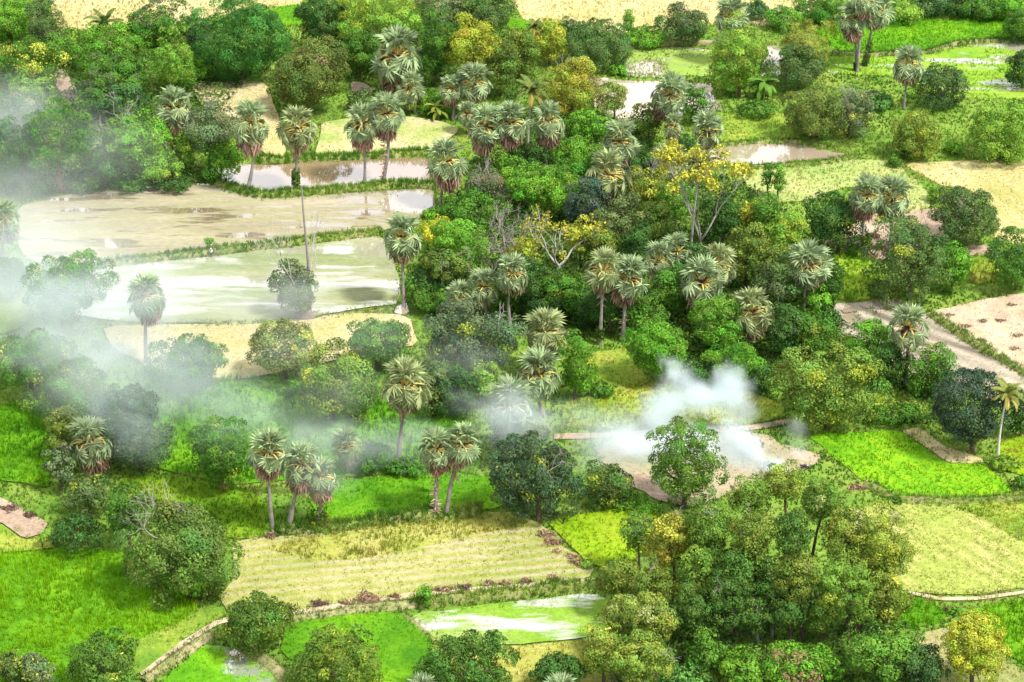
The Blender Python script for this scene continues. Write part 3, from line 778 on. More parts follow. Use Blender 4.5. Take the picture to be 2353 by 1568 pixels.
field('rice_paddy', [(2060, 1368), (2100, 1372), (2170, 1402), (2166, 1434), (2100, 1448), (2040, 1440)], m_rice, 'little dense green paddy at the edge of the tall grove', (T_R, 6, .9, RICE, {}))
field('rice_paddy', [(2225, 1402), (2300, 1388), (2440, 1376), (2440, 1560), (2353, 1532), (2310, 1500), (2250, 1440)], m_rice, 'tall green paddy behind the bright yellow tree', (T_R, 6, .9, [(.10, .27, .008), (.17, .36, .010), (.24, .42, .012)], {}))
field('field', [(2090, 1462), (2190, 1444), (2240, 1470), (2290, 1500), (2353, 1550), (2440, 1600), (2440, 1680), (2190, 1680), (2150, 1560)], ground_mat('worn_grass', [(.16, .24, .05), (.27, .28, .10), (.38, .32, .18)], .15, seed=44), 'dry tan plot around the bright yellow tree', (T_S, 4, .4, [(.20, .27, .05), (.32, .31, .11), (.38, .33, .17)], dict(scale=4)))
field('burnt_field', [(1385, 1012), (1450, 1000), (1520, 996), (1700, 990), (1745, 994), (1800, 1016), (1885, 1062), (1850, 1085), (1760, 1090), (1720, 1110), (1640, 1150), (1560, 1160), (1500, 1140), (1420, 1080), (1370, 1040)], m_ash, 'pale stubble plot where the smoky fire burns', (T_S, 2.0, .35, [(.40, .33, .20), (.50, .43, .30), (.26, .31, .10)], dict(scale=5)), rough=1.3)
field('bare_ground', [(1440, 1095), (1480, 1090), (1550, 1120), (1600, 1140), (1560, 1160), (1510, 1152)], m_soil, 'pinkish brown corner of the burnt plot', None, 'ground')
field('field', [(1300, 925), (1400, 900), (1500, 882), (1640, 884), (1740, 905), (1800, 930), (1795, 965), (1700, 976), (1500, 984), (1290, 986)], m_weed, 'weedy yellow green meadow behind the fire', (T_M, 4, .6, [(.20, .30, .02), (.34, .38, .02), (.42, .40, .05)], dict(scale=2.5, w=.24)))
field('field', [(1350, 812), (1450, 800), (1480, 850), (1490, 880), (1420, 905), (1350, 900)], m_weed, 'light green clearing between two round trees', (T_M, 3.5, .5, [(.20, .30, .03), (.32, .38, .06), (.36, .38, .10)], dict(scale=3)))
field('track', [(1270, 1000), (1500, 990), (1700, 982), (1832, 962), (1836, 974), (1700, 992), (1500, 1000), (1270, 1014)], m_soil, 'faint pinkish track behind the burnt plot', None, 'path')
field('field', [(2020, 905), (2080, 896), (2125, 930), (2135, 962), (2010, 978), (2000, 940)], m_weed, 'yellow weeds between the broad round tree and the blackish tree', (T_M, 4, .6, [(.17, .28, .02), (.30, .35, .03), (.37, .34, .06)], dict(scale=2.5, w=.24)))
field('rice_paddy', [(190, 880), (360, 870), (520, 872), (650, 866), (900, 905), (1080, 950), (1110, 1090), (1000, 1082), (780, 1100), (640, 1105), (540, 1115), (380, 1085), (300, 1060), (180, 960)], m_rice, 'wide deep green paddy under the drifting smoke', (T_R, 4.5, .8, [(.06, .19, .008), (.09, .25, .010), (.14, .30, .012)], dict(scale=8)))
field('rice_paddy', [(760, 1108), (1000, 1086), (1120, 1095), (1156, 1125), (1162, 1168), (1000, 1192), (860, 1205), (760, 1218), (700, 1180)], m_rice, 'vivid green paddy between the two groups of palms', (T_R, 4.5, .5, [(.05, .25, .006), (.09, .33, .008), (.17, .40, .010)], dict(scale=5)))
field('field', [(270, 1100), (400, 1095), (560, 1118), (650, 1180), (630, 1240), (530, 1240), (400, 1200), (330, 1150)], ground_mat('olive_grass', [(.07, .18, .01), (.12, .24, .012), (.18, .27, .02)], .1, seed=41), 'olive green grass strip behind the branchy tree', (T_R, 4.5, .8, [(.08, .19, .01), (.13, .25, .012), (.20, .28, .02)], dict(scale=4)))
field('field', [(535, 1250), (600, 1238), (760, 1226), (900, 1196), (1080, 1182), (1190, 1180), (1250, 1215), (1300, 1262), (1382, 1322), (1200, 1368), (880, 1382), (665, 1410), (520, 1412), (500, 1380), (540, 1330)], m_stub_rows, 'big stubble field of tan rows above the sandy track', (T_S, 3.5, .35, [(.22, .29, .04), (.32, .35, .06), (.42, .39, .14)], dict(scale=3.5)))
field('grass_strip', [(600, 1262), (760, 1230), (900, 1200), (1080, 1184), (1190, 1182), (1225, 1210), (1050, 1240), (860, 1285), (720, 1290)], m_gold, 'band of golden dry grass at the back of the stubble field', (T_M, 5, .8, [(.22, .28, .04), (.31, .33, .05), (.38, .33, .08)], dict(scale=4, thin=(6, 8, .62))))
field('rice_paddy', [(1252, 1200), (1420, 1168), (1510, 1176), (1500, 1240), (1430, 1312), (1360, 1302), (1300, 1245)], m_rice_y, 'sunny yellow green paddy left of the tall grove', (T_R, 5, .5, [(.15, .31, .008), (.22, .37, .010), (.30, .41, .02)], dict(scale=6)))
field('track', [(320, 1546), (400, 1488), (450, 1456), (500, 1426), (560, 1414), (665, 1408), (800, 1386), (960, 1362), (1180, 1346), (1390, 1330), (1420, 1340), (1180, 1356), (960, 1372), (800, 1398), (665, 1420), (560, 1426), (505, 1437), (455, 1468), (400, 1502), (326, 1556)], m_path, 'pale sandy track running along the stubble field', None, 'path', rough=.12, smooth=2)
field('track', [(2085, 1360), (2160, 1376), (2250, 1374), (2353, 1360), (2430, 1346), (2430, 1352), (2353, 1367), (2250, 1382), (2160, 1384), (2085, 1367)], m_path, 'narrow curved sandy track beyond the tall grove', None, 'path', rough=.1)
field('rice_paddy', [(930, 1416), (1180, 1386), (1368, 1364), (1420, 1400), (1400, 1460), (1300, 1476), (1180, 1486), (1060, 1482), (1000, 1476)], ground_mat('wet_seedbed', [(.14, .29, .02), (.20, .33, .04), (.30, .37, .13)], .12, seed=28, water=(.565, .2, (.45, .45, .34), .05, (.4, 1.5))), 'lime green paddy with white water patches by the grove', (T_R, 2.6, .3, [(.14, .31, .012), (.21, .36, .02)], dict(thin=(9, 2, .55), stretch=2)))
field('field', [(1000, 1478), (1180, 1490), (1330, 1478), (1400, 1470), (1400, 1680), (1000, 1680)], m_gold, 'olive yellow meadow behind the dark bottom tree', (T_M, 4, .6, [(.24, .30, .03), (.34, .34, .05), (.42, .36, .09)], {}))
field('rice_paddy', [(655, 1434), (760, 1420), (870, 1408), (928, 1416), (1000, 1476), (990, 1680), (880, 1680), (800, 1560), (640, 1505)], m_rice, 'even bright green paddy between two round bottom trees', (T_R, 5.5, .45, [(.08, .29, .008), (.14, .37, .010), (.21, .43, .012)], dict(scale=7)))
field('rice_paddy', [(370, 1562), (470, 1484), (520, 1490), (560, 1504), (650, 1562), (700, 1680), (300, 1680)], ground_mat('wet_rice_corner', RICE, .10, seed=29, water=(.60, .10, (.40, .42, .34), .03, (1, 1))), 'wet green paddy corner beneath the round trunked tree', (T_R, 4.5, .4, [(.08, .28, .008), (.15, .37, .010)], dict(thin=(7, 4, .58))))
field('pond', [(530, 1502), (560, 1500), (575, 1512), (560, 1520), (535, 1518)], m_pond2, 'small white puddle under the round trunked tree', None, 'pond', 1.3)
field('rice_paddy', [(-60, 1278), (60, 1272), (150, 1266), (300, 1268), (345, 1330), (400, 1368), (452, 1392), (448, 1412), (390, 1452), (320, 1480), (300, 1540), (300, 1700), (-60, 1700)], m_rice, 'large glowing green rice field before the branchy tree', (T_R, 7, .95, [(.14, .33, .006), (.22, .42, .007), (.30, .47, .010)], dict(scale=26)))
field('field', [(300, 1480), (400, 1440), (450, 1412), (500, 1400), (520, 1416), (440, 1462), (330, 1540), (300, 1560)], m_weed, 'grassy verge beside the sandy track', (T_M, 5, .4, [(.20, .30, .04), (.32, .36, .08), (.42, .40, .15)], dict(scale=3)))
field('rice_paddy', [(-60, 945), (40, 925), (85, 925), (112, 1000), (122, 1090), (110, 1125), (40, 1108), (-60, 1100)], m_rice, 'rich green paddy beside the yellow leaved tree', (T_R, 5.5, .9, [(.07, .23, .006), (.11, .30, .008), (.16, .35, .010)], dict(scale=8)))
field('bare_ground', [(-60, 1130), (10, 1148), (60, 1180), (112, 1200), (100, 1228), (60, 1240), (0, 1200), (-60, 1190)], m_soil, 'brown dug soil patch at the foot of the left trees', None, 'ground')
field('field', [(-60, 1194), (0, 1204), (60, 1244), (105, 1236), (140, 1262), (0, 1274), (-60, 1278)], m_weed, 'yellow green weeds above the glowing rice field', (T_M, 4, .6, [(.22, .31, .03), (.34, .38, .05), (.38, .36, .08)], {}))
# --- flooded fields and ponds on the left
field('flooded_field', [(38, 478), (130, 452), (420, 426), (500, 424), (560, 446), (640, 458), (860, 442), (992, 436), (1006, 482), (905, 532), (740, 548), (480, 578), (235, 612), (60, 606), (36, 530)], m_flood, 'broad flooded stubble field below the brown pond', (T_S, 5, .16, [(.28, .30, .12), (.40, .36, .22), (.24, .19, .12)], dict(thin=(9, 6, .50), stretch=2.8, w=.12, scale=3)))
field('flooded_field', [(238, 620), (480, 592), (700, 568), (868, 544), (896, 562), (925, 700), (800, 716), (640, 742), (480, 745), (250, 742), (90, 710), (150, 640)], m_flood2, 'lower flooded paddy with mirror white water by the half dead tree', (T_R, 4, .18, [(.17, .28, .06), (.26, .34, .12), (.34, .36, .20)], dict(thin=(9, 2, .47), stretch=2.8, w=.12, scale=4)))
for q, lb in [([(1925, 712), (1950, 706), (1962, 716), (1936, 724)], 'white wet furrow at the corner of the ploughed field'), ([(1938, 738), (1962, 728), (1985, 742), (1958, 752)], 'second wet furrow of the ploughed field'), ([(1985, 704), (2008, 712), (2020, 722), (1996, 712)], 'thin wet furrow beside the ploughed field tree')]:
    field('puddle', q, m_pond2, lb, None, 'puddle', 1.0)
field('pond', [(885, 448), (940, 440), (1000, 440), (1004, 478), (960, 496), (900, 490), (880, 470)], m_pond2, 'white sheet of water in the corner of the flooded stubble field', None, 'pond', 1.3)
field('pond', [(487, 392), (550, 381), (640, 376), (800, 366), (990, 362), (1006, 428), (900, 428), (850, 430), (690, 446), (590, 452), (520, 434)], m_pond, 'brown pond with white reflections behind a row of palms', None, 'pond', 1.3)
field('field', [(440, 194), (560, 188), (612, 192), (645, 290), (660, 345), (650, 372), (620, 366), (560, 310), (450, 232)], m_tan, 'straw coloured meadow behind the brown pond', (T_S, 2.5, .5, [(.32, .33, .10), (.46, .41, .19)], {}))
field('field', [(735, 285), (800, 276), (930, 270), (1010, 280), (1060, 302), (990, 350), (860, 362), (722, 370), (735, 330)], ground_mat('patchy_pasture', [(.22, .34, .06), (.38, .38, .16), (.54, .45, .30)], .12, seed=30), 'patchy tan pasture between the pond palms', (T_M, 2.2, .45, [(.20, .33, .05), (.34, .37, .12), (.46, .40, .22)], {}))
field('bare_ground', [(802, 190), (830, 192), (866, 208), (850, 216), (812, 216)], m_soil, 'pinkish earth mound behind the palms', None, 'ground')
field('bare_ground', [(120, 160), (150, 165), (190, 235), (220, 262), (190, 262), (140, 225)], m_soil, 'shaded dirt path between the dense left trees', None, 'path')
field('field', [(240, 752), (480, 748), (660, 738), (800, 724), (940, 726), (965, 795), (860, 806), (700, 850), (545, 876), (380, 870), (260, 800)], m_tan, 'dry tan meadow below the flooded paddies', (T_S, 2.5, .45, [(.36, .35, .13), (.48, .42, .21), (.54, .46, .26)], {}))
field('field', [(-60, 690), (60, 680), (75, 740), (20, 770), (-60, 770)], m_weed, 'pale green grass under thick smoke at the far edge', (T_M, 3, .5, [(.24, .36, .05), (.32, .38, .08)], {}))
field('pond', [(905, 705), (925, 700), (945, 712), (930, 722), (908, 718)], m_pond2, 'tiny puddle at the foot of the bankside palm', None, 'pond', 1.3)

# --- meadow grass everywhere else
frame = np.array([G(-330, -140)[:2], G(2680, -140)[:2], G(2680, 1860)[:2], G(-330, 1860)[:2]])
T_M.fill(frame, 3.2, .45, [(.07, .18, .02), (.12, .25, .03), (.19, .30, .045), (.28, .33, .08)], exclude=EXC, scale=7, w=.22)

GRN = [(.07, .17, .02), (.13, .26, .03), (.20, .32, .05)]
bank([(1915, 122), (1990, 129), (2128, 123), (2190, 104), (2290, 94), (2420, 100)], 1.6, .6, [(.05, .14, .02), (.14, .22, .06)], 'low grassy bank curving through the far green paddies', T_B, 6)
bank([(1446, 111), (1500, 107), (1560, 102), (1615, 103), (1640, 106)], 1.3, .9, [(.40, .33, .22), (.48, .40, .28)], 'sandy bank behind the flooded grassy plot', T_B, .6, mat=M_EARTH)
bank([(235, 611), (480, 582), (600, 568), (700, 556), (790, 545), (868, 538)], 2.2, .7, GRN, 'green bank dividing the two flooded fields', T_B, 8)
bank([(500, 424), (545, 440), (590, 453), (700, 449), (860, 431), (940, 424), (1005, 434)], 2.4, .9, GRN, 'overgrown bank in front of the brown pond', T_B, 9, .7)
bank([(600, 370), (640, 372), (720, 368), (860, 362), (980, 356)], 2.6, .8, [(.08, .20, .02), (.16, .30, .03)], 'lush green bank behind the brown pond', T_B, 9, .7)
bank([(2135, 724), (2240, 792), (2353, 858), (2440, 905)], 1.8, .6, [(.10, .18, .03), (.20, .28, .07)], 'grass ridge between the ploughed and the pinkish field', T_B, 7)
bank([(960, 1392), (1060, 1378), (1180, 1366), (1300, 1352), (1400, 1344)], 1.8, .8, [(.10, .20, .02), (.20, .30, .04)], 'grassy bank between sandy track and lime green paddy', T_B, 8, .6)
bank([(665, 1428), (760, 1412), (860, 1398), (960, 1388)], 1.6, .6, [(.13, .20, .04), (.28, .28, .12)], 'eroded earth bank below the sandy track', T_B, 6, .4, mat=M_EARTH)
bank([(1000, 1476), (960, 1440), (925, 1414)], .9, .3, [(.22, .32, .08), (.32, .34, .16)], 'thin bank between bright and lime green paddies', T_B, 5, .3)
bank([(560, 1500), (600, 1512), (640, 1545), (680, 1600)], 2.0, .6, [(.34, .28, .14), (.46, .38, .22)], 'dry straw coloured bank under the round trunked tree', T_B, 4, .4, mat=M_EARTH)
bank([(330, 1568), (400, 1516), (480, 1462)], 1.8, .5, [(.18, .22, .06), (.36, .31, .17)], 'brown earth edge of the wet paddy corner', T_B, 5, .4, mat=M_EARTH)
bank([(1470, 386), (1650, 384), (1760, 386), (1900, 374), (1965, 362)], 1.6, .4, GRN, 'low bank along the front of the beige pond', T_B, 7, .5)
bank([(1640, 336), (1720, 329), (1830, 326), (1900, 342)], 1.4, .4, [(.06, .15, .02), (.14, .24, .04)], 'dark grass bank behind the beige pond', T_B, 7, .5)
bank([(480, 750), (640, 744), (800, 722), (905, 712)], 1.0, .35, [(.10, .20, .04), (.24, .30, .10)], 'thin grass bank below the mirror white paddy', T_B, 6, .4)
bank([(640, 1222), (780, 1215), (900, 1196), (1000, 1188), (1100, 1180)], 2.4, .9, [(.06, .16, .02), (.14, .26, .03), (.22, .30, .05)], 'bushy bank in front of the vivid green paddy', T_B, 9, .8)
bank([(1990, 1112), (2062, 1150), (2200, 1154), (2330, 1148), (2430, 1146)], 1.6, .5, [(.14, .24, .04), (.26, .32, .08)], 'weedy bank between the brilliant paddy and the yellow field', T_B, 7, .5)

# weeds that blur every field edge
for P in EXC:
    Q = np.roll(P, -1, 0); L = np.linalg.norm(Q-P, axis=1); n = int(L.sum()*3.6); i = T_F.rng.choice(len(P), n, p=L/L.sum()); t = T_F.rng.rand(n)[:, None]
    q = P[i]*(1-t)+Q[i]*t+T_F.rng.normal(size=(n, 2))*.55; k = fbm(q[:, 0], q[:, 1], 4., 77) > .46; q = q[k]; n = len(q)
    c = np.array([(.07, .16, .02), (.15, .25, .03), (.26, .31, .06), (.36, .34, .12)]); f = np.clip((fbm(q[:, 0], q[:, 1], 9., 5)-.5)*2.6+.5+.15*T_F.rng.normal(size=n), 0, .999)*3; ii = f.astype(int); f = (f-ii)[:, None]
    T_F.put(q[:, 0], q[:, 1], np.zeros(n), .5*(.5+.9*T_F.rng.rand(n)), c[ii]*(1-f)+c[ii+1]*f, 3, .2, .5)
T_F.obj('weeds', 'ragged weeds along the edges of the fields and ponds', 'weeds')
T_M.obj('grass', 'wild meadow grass growing between and over the fields', 'grass')
T_R.obj('rice_plants', 'fresh green rice standing in the paddies', 'rice')
T_S.obj('stubble', 'cut straw stubble left on the harvested fields', 'stubble')
T_B.obj('bank_grass', 'long grass growing along the field banks', 'grass')
# ------------------------------------------------------------------ colours of foliage
mg = (.050, .130, .018); br = (.085, .210, .022); dk = (.034, .085, .020); bl = (.050, .112, .042)
ol = (.090, .138, .027); ye = (.190, .225, .028); yl = (.260, .310, .030); yf = (.420, .430, .055)
gr = (.095, .132, .056); bn = (.260, .170, .090); lg = (.130, .240, .035); gy = (.060, .105, .034)
T = tree
# --- top left wood
WL = 'trees of the dense wood at the upper left'
T('leafy', (28, 42, 62, 50), None, br, 'bright green tree cut by the top corner, above the yellow tinged one', lg, .2, group=WL)
T('clumpy', (105, 62, 36, 56), (105, 118), gy, 'narrow grey green tree beside the pale straw field', gr, .3, group=WL, bare=2)
T('clumpy', (65, 148, 76, 58), (70, 205), mg, 'leafy tree with yellow orange patches on its right side', yf, .22, group=WL)
T('leafy', (64, 205, 50, 34), (64, 245), lg, 'small light green tree below the yellow patched one', br, .3, group=WL)
T('clumpy', (48, 243, 54, 32), (48, 280), gr, 'low greyish tree wedged above the big trunked tree', bl, .4, group=WL)
T('leafy', (132, 310, 96, 76), (141, 442), mg, 'large green tree with a tall visible trunk over the flooded field', gr, .25, group=WL, bark='r')
T('leafy', (15, 340, 52, 78), (20, 448), bl, 'bluish green tree at the frame edge beside the trunked tree', mg, .4, group=WL)
T('flat', (305, 325, 82, 64), (270, 432), br, 'spreading acacia like tree with pale branches showing', lg, .3, group=WL, bare=4, barecol='p')
T('leafy', (245, 372, 48, 52), (230, 432), mg, 'dark lower tree between the trunked tree and the spreading acacia', bl, .3, group=WL)
T('leafy', (355, 378, 48, 42), (350, 428), lg, 'fresh green low tree under the spreading acacia', br, .3, group=WL, bare=1)
T('leafy', (418, 335, 30, 42), (415, 395), lg, 'light green young tree in front of the wood edge palm', yl, .15, group=WL)
T('clumpy', (492, 298, 56, 64), (480, 402), gr, 'half bare grey tree with yellow blossoms near the pond palms', yf, .12, group=WL, bare=6)
T('leafy', (515, 362, 46, 42), (505, 412), br, 'green shrubby tree at the left corner of the brown pond', dk, .3, group=WL)
T('leafy', (360, 62, 62, 56), (370, 118), mg, 'tree with pale flowering tips before the straw field', gr, .2, group=WL, bare=2)
T('leafy', (255, 105, 104, 50), (255, 150), br, 'wide spreading green tree below the lone coconut crown', ol, .25, group=WL)
T('leafy', (262, 172, 92, 56), (262, 232), mg, 'broad green tree in the middle of the dense wood', gr, .2, group=WL)
T('feather', (405, 156, 48, 58), (405, 214), lg, 'soft light green tree between the wood and the biggest round tree', br, .4, group=WL)
T('round', (218, 232, 42, 36), (218, 272), mg, 'dark rounded tree beside the shaded dirt path', dk, .3, group=WL)
T('leafy', (285, 236, 56, 38), (285, 284), bl, 'pale bluish tree with one bare white branch', lg, .2, group=WL, bare=1, barecol='w')
T('round', (562, 96, 102, 98), (555, 186), (.040, .130, .026), 'biggest perfectly round dark green tree near the top', mg, .2, ryk=.9)
T('feather', (456, 75, 26, 48), (458, 118), bl, 'bluish slender tree against the biggest round tree', gy, .3, group=WL)
bush((462, 158, 28, 30), br, 'bright green bush left of the biggest round tree', group=WL)
for i, (e, l) in enumerate([((45, 405, 40, 30), 'dark waterside shrub under the bluish edge tree'), ((195, 415, 40, 24), 'shaded waterside shrub right of the tall trunk'), ((300, 420, 40, 20), 'low shrub under the acacia at the flooded field'), ((400, 418, 46, 20), 'low shrub fringe below the wood edge palm'), ((90, 425, 34, 16), 'grassy low shrub left of the tall trunk')]):
    bush(e, [dk, mg, mg, dk, br][i], l, bl, .3, group='shrubs along the edge of the flooded field')
# --- top middle
WT = 'trees of the wood at the top centre'
T('clumpy', (708, 175, 112, 92), (700, 262), (.085, .120, .030), 'big round brownish green tree behind the brown pond meadow', bn, .12, bare=0, ryk=.85)
T('leafy', (738, 45, 62, 62), (737, 122), dk, 'dark tree with yellow tips and a thin visible trunk', yf, .10, group=WT, bark='p')
T('leafy', (870, 48, 88, 66), (865, 130), lg, 'large yellow green tree at the top edge behind the big palm', yl, .25, group=WT)
T('leafy', (828, 125, 52, 54), (825, 178), mg, 'deep green tree between the brownish tree and the big palm', dk, .3, group=WT)
T('feather', (1000, 112, 50, 88), (995, 205), mg, 'tall dull green tree right behind the big palm', bl, .3, group=WT)
T('clumpy', (1112, 26, 56, 38), (1110, 60), gy, 'dark greyish tree cut by the top edge above the yellow tree', ol, .3, group=WT)
T('leafy', (1010, 22, 62, 42), (1010, 66), gr, 'pale grey green tree along the top edge', lg, .3, group=WT)
T('clumpy', (1086, 106, 66, 66), (1095, 208), ye, 'bright yellow crowned tree above the shaggy double palm', yf, .12, group='yellow leaved trees')
T('leafy', (1152, 150, 36, 62), (1150, 222), ol, 'olive green tree right of the bright yellow crown', dk, .3, group=WT)
bush((835, 235, 36, 24), gy, 'greyish bush between the pond palms and the earth mound', group=WT)
bush((990, 232, 60, 26), br, 'light green thicket beside the top centre banana', lg, .3, group=WT)
T('leafy', (1200, 112, 36, 56), (1200, 178), ol, 'olive tree behind the taller coconut palm', ye, .3, group='yellow leaved trees')
T('leafy', (1262, 98, 38, 48), (1262, 150), ye, 'thin yellow tree between the coconut and the bamboo clump', yf, .15, group='yellow leaved trees')
T('clumpy', (1312, 200, 56, 58), (1312, 256), (.20, .22, .035), 'twin topped yellow green tree beside the shallow pond', ye, .4, group='yellow leaved trees', bare=1)
T('feather', (1370, 102, 84, 52), (1370, 150), (.060, .125, .040), 'broad feathery dark bamboo clump near the top', ol, .2, name='bamboo_clump', cat='bamboo')
T('feather', (1305, 66, 22, 26), (1305, 96), bl, 'small bluish tuft tree at the edge of the yellow stubble', gy, .3)
bush((1490, 84, 62, 22), br, 'long green bush row at the edge of the yellow stubble', mg, .3)
T('airy', (1444, 50, 14, 34), (1444, 88), br, 'spindly sapling rising out of the long bush row', lg, .3, name='young_tree')
T('clumpy', (1573, 54, 58, 46), (1562, 100), gy, 'dark grey tree standing behind the sandy pond bank', gr, .3, bare=2)
T('leafy', (1692, 142, 63, 84), (1698, 222), (.14, .24, .035), 'tall light green tree with sky gaps beside the white pond', lg, .4, bare=1)
T('feather', (1410, 222, 27, 48), (1410, 276), (.15, .21, .05), 'slender pale green tree standing by the shallow pond', lg, .3)
bush((1420, 162, 20, 13), br, 'small round bush on the bank of the flooded plot')
bush((1350, 150, 34, 18), mg, 'dark low bush below the bamboo clump')
T('leafy', (1592, 232, 36, 38), (1592, 282), mg, 'green tree right behind the leaning pond palm', ol, .3)
T('leafy', (1492, 274, 36, 36), (1492, 318), ol, 'small olive round tree left of the leaning pond palm', br, .3)
bush((1565, 332, 32, 20), dk, 'dark bush at the foot of the leaning pond palm', gr, .2)
T('round', (1338, 288, 44, 38), None, br, 'round bright tree between two grey trunked palms', mg, .3)
T('round', (1318, 352, 54, 36), None, br, 'wide bright round tree below the two grey trunks', lg, .3)
T('round', (1212, 362, 46, 40), None, dk, 'very dark round tree behind the grey palm trunks', mg, .3)
# --- top right
WR = 'trees of the wood along the top right'
T('feather', (1845, 102, 58, 56), (1848, 170), (.17, .21, .045), 'yellowish feathery bamboo behind the dark waterside tree', yl, .2, name='bamboo_clump', cat='bamboo')
T('clumpy', (1834, 160, 62, 46), (1834, 206), gy, 'dark leafy tree in front of the yellowish bamboo', gr, .25)
for e, c, l in [((1880, 22, 54, 34), mg, 'green tree left of the tall pair of palms'), ((2075, 28, 46, 26), lg, 'light green tree right of the tall pair of palms'), ((2135, 10, 44, 28), bl, 'bluish tree in the row behind the far paddy'), ((2200, 12, 48, 26), dk, 'darkest tree of the row behind the far paddy'), ((2262, 22, 46, 26), mg, 'clumped green tree of the row behind the far paddy'), ((2318, 18, 40, 30), br, 'brighter last tree of the row behind the far paddy'), ((1800, 44, 42, 26), br, 'leafy shrub tree behind the yellowish bamboo'), ((1740, 22, 30, 26), bl, 'faint bluish tree right of the far lone palm')]:
    T('leafy', e, None, c, l, bl, .25, group=WR)
T('round', (2350, 62, 42, 42), None, mg, 'round tree at the end of the grassy curved bank', dk, .3)
T('round', (2350, 158, 34, 54), None, dk, 'dark round tree in the wet paddy at the frame edge', gy, .3)
T('round', (2166, 196, 54, 47), (2165, 242), gy, 'round dark bluish tree standing in the pale wet paddy', bl, .4)
T('clumpy', (1868, 262, 66, 62), (1870, 318), (.085, .125, .030), 'olive tree left of the bare yellow flowered one', ol, .35)
T('airy', (1965, 258, 54, 54), (1946, 314), gr, 'half bare tree with yellow flower tufts and a dark trunk', yf, .18, bare=7)
T('feather', (2110, 302, 58, 62), (2100, 362), (.13, .19, .040), 'drooping yellow green bamboo clump', yl, .25, name='bamboo_clump', cat='bamboo')
T('leafy', (2295, 302, 72, 66), (2295, 364), lg, 'broad light green tree above the yellow stubble field', mg, .3)
bush((2193, 338, 20, 18), br, 'small bush between the bamboo and the broad light tree')
bush((2092, 348, 26, 18), mg, 'dark green bush at the foot of the drooping bamboo')
bush((2000, 232, 60, 18), (.08, .19, .05), 'low bluish green thicket behind the half bare tree')
bush((1740, 250, 44, 18), mg, 'low thicket around the waterside banana', lg, .3)
bush((2320, 356, 36, 12), mg, 'low hedge under the broad light green tree')
T('airy', (1764, 405, 12, 32), (1764, 448), mg, 'thin young tree, left of two in the pale pasture', br, .3, name='young_tree')
T('airy', (1790, 412, 15, 36), (1788, 456), br, 'taller of two thin young trees in the pale pasture', lg, .3, name='young_tree')
bush((2150, 446, 18, 22), lg, 'light bush beside the dark tree of the stubble field')
bush((2056, 372, 16, 14), mg, 'bush behind the crowns of the twin palms')
T('clumpy', (1922, 506, 64, 72), (1925, 582), dk, 'dark tree with one yellow patch left of the twin palms', yf, .05)
T('round', (2212, 496, 72, 68), (2222, 562), gy, 'dark grey round tree at the edge of the yellow stubble', gr, .3, bare=1)
T('leafy', (2093, 598, 82, 96), (2090, 692), (.055, .105, .032), 'huge dark green tree above the ploughed field', yl, .08, bare=2)
T('round', (2197, 612, 36, 58), (2183, 672), br, 'upright bright tree leaning on the huge dark tree', mg, .3, bark='r')
T('round', (2332, 600, 50, 66), (2334, 666), mg, 'round green tree at the frame edge above the pinkish field', bl, .3)
T('leafy', (1806, 540, 50, 46), (1806, 600), lg, 'fresh light green tree behind the forest edge palm', yl, .2)
T('round', (1908, 645, 24, 56), (1908, 706), dk, 'dark narrow tree right of the forest edge palm', mg, .3)
T('leafy', (1880, 692, 34, 30), None, br, 'vine covered bright shrub tree at the forest edge', mg, .3, bare=1)
T('clumpy', (1868, 764, 62, 46), (1866, 815), mg, 'mixed green tree with yellow leaves at the forest corner', ye, .25)
T('leafy', (1806, 755, 40, 56), (1806, 822), dk, 'shadowy tree left of the yellow speckled corner tree', gy, .3)
T('round', (2008, 785, 54, 58), (2010, 850), br, 'round bright tree in front of the ploughed field', mg, .4)
T('round', (2040, 828, 46, 52), (2038, 882), dk, 'dark tree behind the foot of the field palm', mg, .3)
T('clumpy', (1895, 892, 132, 88), (1890, 980), (.095, .160, .032), 'very broad tree tipped with yellow green leaves', yl, .30, ryk=.75)
T('round', (2140, 848, 54, 58), (2132, 906), mg, 'round tree speckled yellow right of the field palm', yl, .2)
T('round', (2222, 938, 90, 102), (2235, 1040), (.036, .062, .036), 'blackish grey green tree beside the white stemmed coconut', gy, .3, ryk=.8, bare=1)
T('round', (2342, 945, 26, 52), (2345, 1004), dk, 'dark tree half hidden behind the white stemmed coconut')
bush((2060, 952, 60, 20), mg, 'low shrubs between the broad tree and the blackish tree', br, .3)
bush((2310, 1062, 30, 16), lg, 'weedy bush at the foot of the white stemmed coconut')
bush((2345, 1110, 16, 14), mg, 'small bush at the corner of the brilliant paddy')
# --- central grove
CG = 'trees of the dense central grove'
bush((1000, 492, 30, 14), br, 'bright low bush at the waterside tip of the grove')
T('clumpy', (1005, 527, 44, 30), (1008, 575), (.24, .29, .03), 'lemon yellow leafy tree at the waterside of the grove', yf, .15, group=CG)
T('round', (1052, 566, 64, 58), (1050, 640), br, 'bright leafy round tree behind the bankside palm', lg, .3, group=CG)
T('flat', (1028, 612, 62, 46), (1020, 680), ol, 'olive branching tree right of the bankside palm', gr, .2, group=CG, bare=2)
T('leafy', (992, 652, 60, 36), None, dk, 'dark tangled tree at the bank below the olive one', br, .3, group=CG)
bush((985, 692, 54, 30), mg, 'low leafy bush at the foot of the bankside palm', lg, .3)
T('clumpy', (1120, 432, 62, 40), (1118, 480), gr, 'dry grey olive tree with bleached twigs', bn, .25, group=CG, bare=6)
T('leafy', (1090, 482, 66, 38), None, mg, 'vine draped dark tree under the dry olive one', br, .3, group=CG)
T('leafy', (1228, 425, 54, 46), (1228, 490), br, 'green tree behind the grey dead branches', lg, .3, group=CG)
